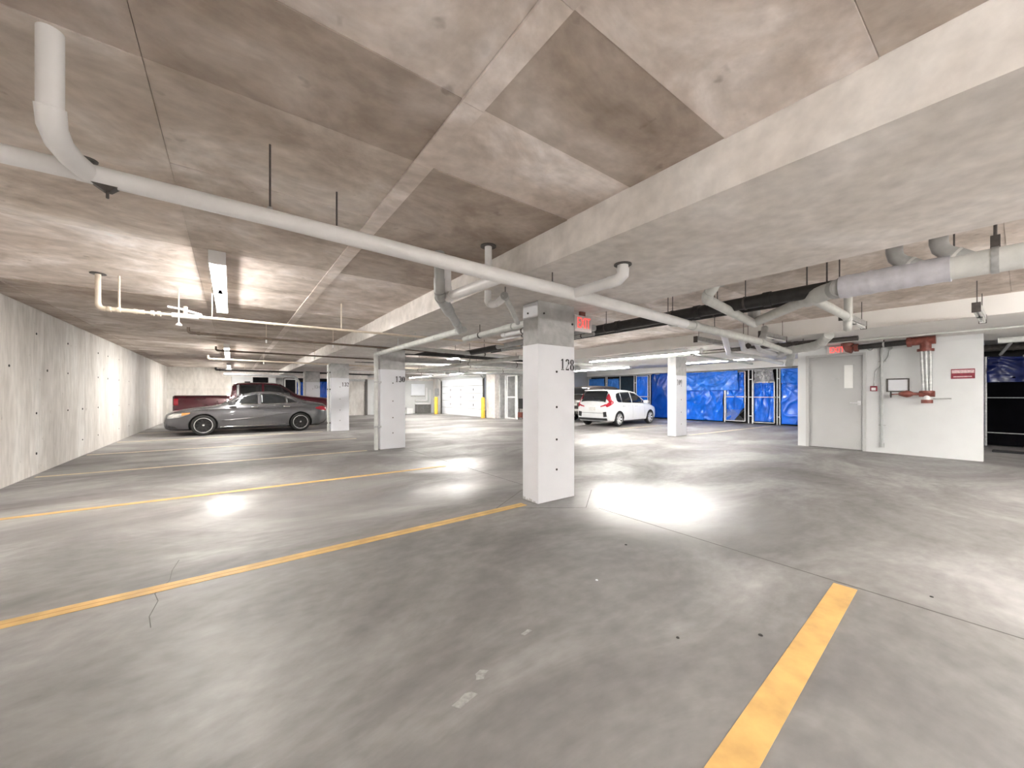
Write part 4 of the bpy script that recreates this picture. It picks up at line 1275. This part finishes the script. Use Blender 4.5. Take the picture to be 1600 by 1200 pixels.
class Body:
    """a car body lofted through stations (x, zb, w, zbelt, wb, ztop, wt)"""

    def __init__(self, st):
        self.st = st
        self.x = [s[0] for s in st]
        self.L = self.x[-1]

    def par(self, x):
        return [pchip(self.x, [s[k] for s in self.st], x) for k in range(1, 7)]

    def section(self, x):
        zb, w_, zl, wb_, zt, wt = self.par(x)
        zm = zb + .5 * (zl - zb)
        e = max(.02, min(.05, (zt - zl) * .25))
        key = [(0, zb), (w_ * .84, zb), (w_ * .955, zb + .05), (w_ * .995, zb + .16), (w_, zm), (w_ * .99, zl - .09), (w_ * .965, zl - .025), (wb_, zl + .008),
               (wb_ + (wt - wb_) * .34, zl + (zt - zl) * .36), (wb_ + (wt - wb_) * .70, zl + (zt - zl) * .70), (wt, zt - e), (wt * .86, zt - e * .38), (wt * .5, zt - e * .08), (0, zt)]
        return key

    def y_at(self, x, z):
        s = self.section(x)[1:11]
        for a, b in zip(s[:-1], s[1:]):
            if a[1] <= z <= b[1] and b[1] > a[1]:
                return a[0] + (b[0] - a[0]) * (z - a[1]) / (b[1] - a[1])
        return s[-1][0] if z > s[-1][1] else s[0][0]

    def z_at(self, x, y):
        s = self.section(x)[9:]
        y = abs(y)
        for a, b in zip(s[:-1], s[1:]):
            if b[0] <= y <= a[0]:
                return a[1] + (b[1] - a[1]) * (a[0] - y) / (a[0] - b[0] + 1e-9)
        return s[0][1]

    def mesh(self, parent, mat, wheels, wr_, wy_):
        ns = 84
        xs = [self.L * (.5 - .5 * math.cos(PI * i / ns)) for i in range(ns + 1)]
        xs = sorted(set([round(x, 4) for x in xs] + [round(x, 4) for x in self.x]))
        mb = MB()
        n = None
        for x in xs:
            s = self.section(x)
            ringp = [(x, p[0], p[1]) for p in s] + [(x, -p[0], p[1]) for p in s[-2:0:-1]]
            n = len(ringp)
            mb.v += ringp
        for i in range(len(xs) - 1):
            for j in range(n):
                a, b = i * n + j, i * n + (j + 1) % n
                mb.f.append((a, b, b + n, a + n))
        mb.f.append(tuple(range(n))[::-1])
        mb.f.append(tuple(range((len(xs) - 1) * n, len(xs) * n)))
        o = mb.build('body', [mat, M_BLKPLASTIC], parent, True, local=True, ang=50)
        cm = MB()
        for wx in wheels:
            for s in (-1, 1):
                cm.tube([(wx, s * (wy_ - .26), wr_), (wx, s * (wy_ + .3), wr_)], wr_ + .045, 36)
        c = cm.build('arch_cutter', [M_BLKPLASTIC], None)
        c.parent = parent
        bo = o.modifiers.new('arches', 'BOOLEAN')
        bo.operation = 'DIFFERENCE'
        bo.object = c
        bo.solver = 'EXACT'
        bo.material_mode = 'TRANSFER'
        bpy.context.view_layer.update()
        me = bpy.data.meshes.new_from_object(o.evaluated_get(bpy.context.evaluated_depsgraph_get()))
        o.modifiers.clear()
        o.data = me
        bpy.data.objects.remove(c)
        for p in me.polygons:
            p.use_smooth = True
        me.set_sharp_from_angle(angle=math.radians(42))
        return o

    def side(self, parent, name, lo, hi, mat, off=.006, n=14, m=5, sides=(-1, 1), label=None):
        """a pane or lamp on the flank: lo, hi = lists of (x, z) over the same x range"""
        xa, xb = lo[0][0], lo[-1][0]
        for s in sides:
            mb = MB()

            def fn(u, v):
                x = xa + (xb - xa) * u
                a = pchip([p[0] for p in lo], [p[1] for p in lo], x)
                b = pchip([p[0] for p in hi], [p[1] for p in hi], x)
                z = a + (b - a) * v
                return (x, s * (self.y_at(x, z) + off), z)
            mb.grid(fn, n, m)
            o = mb.build(name, mat, parent, True, local=True, label=label)
            sm = o.modifiers.new('thickness', 'SOLIDIFY')
            sm.thickness = off * 1.6
            sm.offset = 0

    def top(self, parent, name, xa, xb, fa, fb, mat, off=.006, n=10, m=12, label=None):
        """a pane on the upper skin between xa and xb, half width = f * roof half width"""
        mb = MB()

        def fn(u, v):
            x = xa + (xb - xa) * u
            wt = self.par(x)[5] * (fa + (fb - fa) * u)
            y = (v * 2 - 1) * wt
            return (x, y, self.z_at(x, y) + off)
        mb.grid(fn, n, m)
        o = mb.build(name, mat, parent, True, local=True, label=label)
        sm = o.modifiers.new('thickness', 'SOLIDIFY')
        sm.thickness = off * 1.6
        sm.offset = 0


def wheel(parent, x, y, r, side, rim_mat, spokes=10, edge_mat=None, wd=.20):
    """tyre > rim, hub cap; the rim disc is dished, spokes stand on it"""
    t = MB().lathe([(r * .66, -wd / 2), (r * .90, -wd / 2), (r * .985, -wd * .36), (r, -wd * .2), (r, wd * .2), (r * .985, wd * .36), (r * .90, wd / 2), (r * .66, wd / 2), (r * .64, 0), (r * .66, -wd / 2)],
                   (x, y, r), (0, 1, 0), 36, False).build('wheel', M_RUBBER, parent, True, local=True)
    f = side * wd / 2
    MB().lathe([(r * .655, f * .2), (r * .655, f * .9), (r * .70, f * 1.02), (r * .735, f * 1.0)], (x, y, r), (0, 1, 0), 36, False).build('rim_edge', edge_mat or rim_mat, t, True, local=True)
    mb = MB()
    mb.lathe([(.001, f * .25), (r * .66, f * .35)], (x, y, r), (0, 1, 0), 30)
    mb.build('rim_disc', M_BLKPLASTIC, t, True, local=True)
    mb = MB()
    for k in range(spokes):
        a = 2 * PI * k / spokes
        d = Vector((math.cos(a), 0, math.sin(a)))
        p = Vector((-math.sin(a), 0, math.cos(a)))
        c = Vector((x, y, r))
        V = []
        for rr, hw, ff in ((.10, .030, .75), (.66, .022, .92)):
            for s in (-1, 1):
                V.append(c + d * r * rr + p * hw * s * r / .3 + Vector((0, f * ff, 0)))
                V.append(c + d * r * rr + p * hw * s * r / .3 + Vector((0, f * .3, 0)))
        mb.add(V, [(0, 2, 6, 4), (1, 5, 7, 3), (0, 4, 5, 1), (2, 3, 7, 6), (0, 1, 3, 2), (4, 6, 7, 5)])
    mb.lathe([(r * .16, f * .3), (r * .16, f * .85), (r * .12, f * .95), (.001, f * .97)], (x, y, r), (0, 1, 0), 18)
    mb.build('rim_spokes', rim_mat, t, True, local=True)
    MB().lathe([(r * .10, f * .9), (r * .09, f * 1.02), (.001, f * 1.04)], (x, y, r), (0, 1, 0), 16).build('hub_cap', M_CHROME, t, True, local=True)


def seam(B, parent, x0, z0, x1, z1, wd=.008):
    """door gap down the flank"""
    for s in (-1, 1):
        n = 12
        V = []
        for i in range(n + 1):
            u = i / n
            x, z = x0 + (x1 - x0) * u, z0 + (z1 - z0) * u
            for k in (-.5, .5):
                V.append((x + k * wd, s * (B.y_at(x, z) + .0015), z))
        MB().add(V, [(2 * i, 2 * i + 1, 2 * i + 3, 2 * i + 2) for i in range(n)]).build('door_seam', M_BLKPLASTIC, parent, True, local=True)


def mirror_pair(parent, x, y, z, mat, fwd=1):
    for s in (-1, 1):
        t = MB().bbox(x - .09, x + .10, s * (y + .10) - .09, s * (y + .10) + .09, z - .065, z + .07, .035).build('mirror', mat, parent, True, local=True)
        MB().box(x - .03, x + .04, min(s * y, s * (y + .06)) - .01, max(s * y, s * (y + .06)) + .01, z - .06, z - .03).build('mirror_stalk', M_BLKPLASTIC, t, local=True)


# --- grey four-door coupe, nose towards the left wall
L_ = 4.63
cl = [(0, .30, .62, .52, .55, .60, .45), (.05, .23, .73, .59, .66, .70, .55), (.22, .18, .83, .69, .76, .79, .62), (.7, .17, .885, .80, .82, .885, .68), (1.3, .17, .89, .885, .83, .965, .68),
      (1.55, .17, .89, .92, .83, 1.06, .65), (2.0, .17, .89, .95, .83, 1.31, .60), (2.4, .17, .89, .965, .83, 1.405, .58), (2.75, .17, .89, .975, .83, 1.425, .57), (3.1, .17, .89, .985, .83, 1.39, .57),
      (3.5, .17, .89, .99, .825, 1.265, .58), (3.9, .17, .885, .985, .81, 1.105, .60), (4.25, .19, .87, .955, .79, 1.025, .62), (4.48, .25, .81, .90, .73, .985, .60), (4.58, .31, .74, .82, .67, .93, .56), (4.63, .37, .66, .74, .6, .85, .5)]
B = Body([(L_ - d, *r) for d, *r in cl[::-1]])
car = thing('grey_sedan', 'grey metallic low sedan parked nose to the left wall', 'car', (2.95, 16.5, 0), rz=PI)
X = lambda d: L_ - d
WH = (X(.97), X(3.71))
B.mesh(car, M_GREYPAINT, WH, .325, .89)
for wx in WH:
    for s in (-1, 1):
        wheel(car, wx, s * .79, .325, s, M_BLKPLASTIC, 10, M_SILVER)
rev = lambda l: [(X(d), z) for d, z in l][::-1]
B.side(car, 'side_window', rev([(1.60, .985), (2.0, .99), (2.42, .995)]), rev([(1.60, 1.0), (1.8, 1.12), (2.1, 1.25), (2.42, 1.335)]), M_GLASS)
B.side(car, 'side_window', rev([(2.52, .998), (2.9, 1.0), (3.24, 1.005)]), rev([(2.52, 1.345), (2.85, 1.335), (3.24, 1.225)]), M_GLASS)
B.side(car, 'quarter_window', rev([(3.29, 1.005), (3.45, 1.01), (3.60, 1.03)]), rev([(3.29, 1.205), (3.45, 1.13), (3.60, 1.05)]), M_GLASS)
B.side(car, 'window_trim', rev([(1.56, .972), (2.5, .982), (3.64, 1.005)]), rev([(1.56, .984), (2.5, .994), (3.64, 1.018)]), M_CHROME, .008, 30, 1)
B.side(car, 'sill_trim', rev([(1.40, .245), (2.4, .25), (3.25, .265)]), rev([(1.40, .262), (2.4, .267), (3.25, .282)]), M_CHROME, .006, 20, 1)
B.side(car, 'crease', rev([(1.45, .455), (2.4, .52), (3.35, .66)]), rev([(1.45, .475), (2.4, .54), (3.35, .68)]), M_GREYPAINT, .012, 24, 1)
B.side(car, 'crease', rev([(.75, .80), (2.0, .845), (3.9, .86)]), rev([(.75, .815), (2.0, .86), (3.9, .875)]), M_GREYPAINT, .010, 30, 1)
B.top(car, 'windshield', X(2.05), X(1.42), .93, .98, M_GLASS)
B.top(car, 'rear_window', X(3.95), X(3.15), .9, .9, M_GLASS)
B.side(car, 'headlight', rev([(.10, .56), (.3, .575), (.62, .68)]), rev([(.10, .66), (.3, .715), (.62, .715)]), M_HEADLAMP, .006)
B.side(car, 'headlight_amber', rev([(.44, .64), (.52, .66), (.64, .705)]), rev([(.44, .725), (.52, .73), (.64, .735)]), M_AMBER, .010)
B.side(car, 'bumper_intake', rev([(.10, .27), (.2, .25), (.34, .25)]), rev([(.10, .36), (.2, .33), (.34, .265)]), M_BLKPLASTIC, .006)
B.side(car, 'taillight', rev([(4.20, .80), (4.4, .74), (4.58, .72)]), rev([(4.20, .84), (4.4, .88), (4.58, .86)]), M_REDLAMP, .008)
for d, z in ((2.33, .87), (3.28, .875)):
    B.side(car, 'door_handle', rev([(d - .10, z), (d + .10, z)]), rev([(d - .10, z + .028), (d + .10, z + .028)]), M_CHROME, .020, 4, 1)
seam(B, car, X(1.42), .30, X(1.46), .96)
seam(B, car, X(2.48), .28, X(2.47), .98)
seam(B, car, X(3.20), .55, X(3.36), .98)
mirror_pair(car, X(1.72), .86, 1.02, M_GREYPAINT)
MB().box(.0, .02, -.30, .30, .55, .68).build('number_plate', M_PLATE, car, local=True)

# --- maroon pickup, tail towards the left wall
tr = [(0, .52, .88, 1.16, .86, 1.265, .84), (.06, .46, .96, 1.18, .94, 1.285, .90), (.9, .45, .985, 1.19, .955, 1.285, .90), (1.68, .45, .985, 1.19, .955, 1.285, .90), (1.74, .45, .985, 1.22, .94, 1.70, .78), (1.86, .45, .985, 1.225, .94, 1.78, .765),
      (2.6, .45, .985, 1.23, .94, 1.815, .76), (3.25, .45, .985, 1.23, .94, 1.79, .75), (3.65, .45, .985, 1.22, .94, 1.56, .76), (3.98, .45, .985, 1.20, .93, 1.33, .80), (4.4, .46, .985, 1.16, .93, 1.25, .82),
      (5.2, .46, .98, 1.06, .92, 1.16, .80), (5.5, .48, .94, .98, .86, 1.06, .76), (5.66, .52, .86, .86, .8, .92, .7)]
B = Body(tr)
car = thing('maroon_pickup', 'dark maroon crew cab pickup parked behind the grey sedan', 'truck', (-1.70, 19.2, 0))
WH = (1.05, 4.65)
B.mesh(car, M_REDPAINT, WH, .39, .985)
for wx in WH:
    for s in (-1, 1):
        wheel(car, wx, s * .87, .39, s, M_SILVER, 6, wd=.25)
B.side(car, 'side_window', [(1.98, 1.27), (2.7, 1.27)], [(1.98, 1.70), (2.7, 1.73)], M_GLASS)
B.side(car, 'side_window', [(2.78, 1.27), (3.3, 1.27), (3.75, 1.265)], [(2.78, 1.73), (3.3, 1.68), (3.75, 1.36)], M_GLASS)
B.side(car, 'window_frame', [(1.88, 1.26), (1.96, 1.26)], [(1.88, 1.68), (1.96, 1.71)], M_STEEL, .008, 3, 6)
B.top(car, 'windshield', 3.34, 3.96, .95, .95, M_GLASS)
B.side(car, 'taillight', [(.03, .92), (.16, .92)], [(.03, 1.16), (.16, 1.16)], M_REDLAMP, .010)
B.side(car, 'rail_cap', [(.05, 1.262), (1.68, 1.262)], [(.05, 1.281), (1.68, 1.281)], M_BLKPLASTIC, .012, 12, 1)
B.side(car, 'headlight', [(5.25, .88), (5.58, .82)], [(5.25, 1.02), (5.58, .94)], M_HEADLAMP, .008)
MB().bbox(-.14, .04, -.9, .9, .50, .66, .03).build('rear_bumper', M_CHROME, car, True, local=True)
MB().bbox(.0, .03, -.7, .7, .75, 1.20, .01).build('tailgate', M_REDPAINT, car, local=True)
MB().bbox(2.15, 2.35, -.03, .03, 1.80, 1.86, .02).build('roof_antenna', M_BLKPLASTIC, car, local=True)
mirror_pair(car, 3.55, .98, 1.32, M_BLKPLASTIC)
seam(B, car, 1.76, .55, 1.76, 1.24)
seam(B, car, 2.74, .55, 2.74, 1.24)
for x in (2.55, 3.6):
    B.side(car, 'door_handle', [(x - .1, 1.08), (x + .1, 1.08)], [(x - .1, 1.12), (x + .1, 1.12)], M_CHROME, .02, 4, 1)

# --- white hatchback seen from its rear right corner
fi = [(0, .36, .70, .78, .66, .90, .56), (.05, .27, .77, .84, .72, 1.00, .60), (.14, .21, .815, .92, .78, 1.22, .60), (.26, .19, .838, .95, .80, 1.42, .605), (.42, .19, .8475, .96, .80, 1.495, .61), (.9, .19, .8475, .95, .80, 1.525, .62),
      (1.5, .19, .8475, .93, .80, 1.525, .62), (2.2, .19, .8475, .905, .80, 1.46, .61), (2.8, .19, .8475, .885, .79, 1.22, .62), (3.25, .19, .845, .86, .77, 1.0, .64), (3.7, .21, .80, .78, .70, .88, .6),
      (3.97, .25, .69, .64, .6, .73, .52), (4.06, .32, .56, .55, .48, .62, .42)]
B = Body(fi)
rzf = math.radians(5.5)
car = thing('white_hatchback', 'white compact hatchback seen from its rear corner before the blue tarps', 'car', (12.02, 10.63, 0), rz=rzf)
WH = (.72, 3.25)
B.mesh(car, M_WHITEPAINT, WH, .30, .8475)
for wx in WH:
    for s in (-1, 1):
        wheel(car, wx, s * .755, .30, s, M_SILVER, 7, wd=.18)
B.side(car, 'side_window', [(.62, 1.06), (.72, 1.0), (.95, .985)], [(.62, 1.22), (.72, 1.36), (.95, 1.40)], M_GLASS)
B.side(car, 'side_window', [(.99, .985), (1.3, .975), (1.72, .965)], [(.99, 1.40), (1.3, 1.42), (1.72, 1.425)], M_GLASS)
B.side(car, 'side_window', [(1.78, .965), (2.2, .95), (2.62, .94)], [(1.78, 1.42), (2.2, 1.365), (2.62, 1.16)], M_GLASS)
B.side(car, 'quarter_window', [(2.66, .94), (2.9, .93), (3.0, .93)], [(2.66, 1.13), (2.9, 1.0), (3.0, .95)], M_GLASS)
B.top(car, 'rear_window', .065, .33, 1.0, .98, M_GLASS, .008)
B.top(car, 'windshield', 2.35, 3.15, .93, .97, M_GLASS)
B.side(car, 'taillight', [(.015, .80), (.15, .88), (.33, .97)], [(.015, .89), (.15, 1.02), (.33, 1.06)], M_REDLAMP, .010)
B.side(car, 'taillight', [(.12, 1.0), (.2, 1.02), (.27, 1.05)], [(.12, 1.17), (.2, 1.30), (.27, 1.36)], M_REDLAMP, .010)
for s in (-1, 1):
    MB().prism([(s * .40, .80), (s * .66, .86), (s * .66, .93), (s * .52, .88), (s * .40, .84)], 'x', -.012, .02).build('taillight', M_REDLAMP, car, local=True)
    MB().prism([(s * .55, .40), (s * .70, .42), (s * .68, .62), (s * .53, .60)], 'x', -.010, .03).build('bumper_vent', M_BLKPLASTIC, car, local=True)
MB().bbox(-.012, .03, -.17, .17, .655, .80, .004).build('number_plate', M_PLATE, car, local=True)
MB().box(-.006, .03, -.64, .64, .555, .567).build('hatch_seam', M_BLKPLASTIC, car, local=True)
MB().bbox(.0, .10, -.70, .70, .26, .36, .02).build('lower_valance', M_BLKPLASTIC, car, local=True)
MB().tube([(.10, .0, .99), (.16, .05, 1.10), (.20, .30, 1.16)], .010, 6).build('wiper', M_BLKPLASTIC, car, local=True)
MB().bbox(.16, .42, -.52, .52, 1.46, 1.50, .015).build('spoiler', M_WHITEPAINT, car, True, local=True)
MB().tube([(.55, .0, 1.51), (.45, .0, 1.60)], .008, 6).build('roof_antenna', M_BLKPLASTIC, car, local=True)
mirror_pair(car, 2.75, .80, 1.0, M_WHITEPAINT)
seam(B, car, 1.75, .30, 1.75, .93)
seam(B, car, 2.75, .35, 2.72, .92)
for x in (1.05, 2.0):
    B.side(car, 'door_handle', [(x - .08, .82), (x + .08, .82)], [(x - .08, .85), (x + .08, .85)], M_WHITEPAINT, .02, 4, 1)

# --- dark SUV beyond it
su = [(0, .42, .82, .92, .80, 1.05, .70), (.06, .34, .90, 1.0, .86, 1.22, .72), (.2, .30, .925, 1.05, .88, 1.58, .70), (.4, .28, .93, 1.06, .88, 1.70, .70), (1.2, .28, .93, 1.05, .88, 1.76, .70), (2.3, .28, .93, 1.03, .88, 1.72, .69), (3.0, .28, .93, 1.01, .87, 1.36, .70),
      (3.4, .28, .93, 1.0, .86, 1.12, .74), (4.2, .30, .91, .95, .84, 1.04, .74), (4.6, .34, .82, .82, .74, .9, .66), (4.75, .42, .70, .66, .6, .76, .55)]
B = Body(su)
car = thing('dark_suv', 'dark brown SUV parked between column 128 and the white hatchback', 'car', (13.45, 13.05, 0))
WH = (.85, 3.75)
B.mesh(car, M_BROWNPAINT, WH, .36, .93)
for wx in WH:
    for s in (-1, 1):
        wheel(car, wx, s * .83, .36, s, M_SILVER, 6, wd=.22)
B.side(car, 'side_window', [(.5, 1.12), (1.3, 1.10)], [(.5, 1.56), (1.3, 1.62)], M_GLASS)
B.side(car, 'side_window', [(1.36, 1.10), (2.2, 1.08), (2.85, 1.07)], [(1.36, 1.62), (2.2, 1.56), (2.85, 1.25)], M_GLASS)
B.top(car, 'rear_window', .08, .3, .95, .92, M_GLASS, .008)
B.top(car, 'windshield', 2.5, 3.35, .93, .95, M_GLASS)
B.side(car, 'taillight', [(.03, .90), (.2, .94)], [(.03, 1.08), (.2, 1.15)], M_REDLAMP, .010)
MB().bbox(-.03, .05, -.75, .75, .50, .62, .02).build('rear_bumper', M_STEEL, car, True, local=True)
MB().box(-.012, .03, -.20, .20, .78, .90).build('number_plate', M_PLATE, car, local=True)
MB().bbox(-.01, .03, -.5, .5, .93, .97, .008).build('hatch_trim', M_CHROME, car, local=True)
mirror_pair(car, 2.9, .88, 1.12, M_BROWNPAINT)
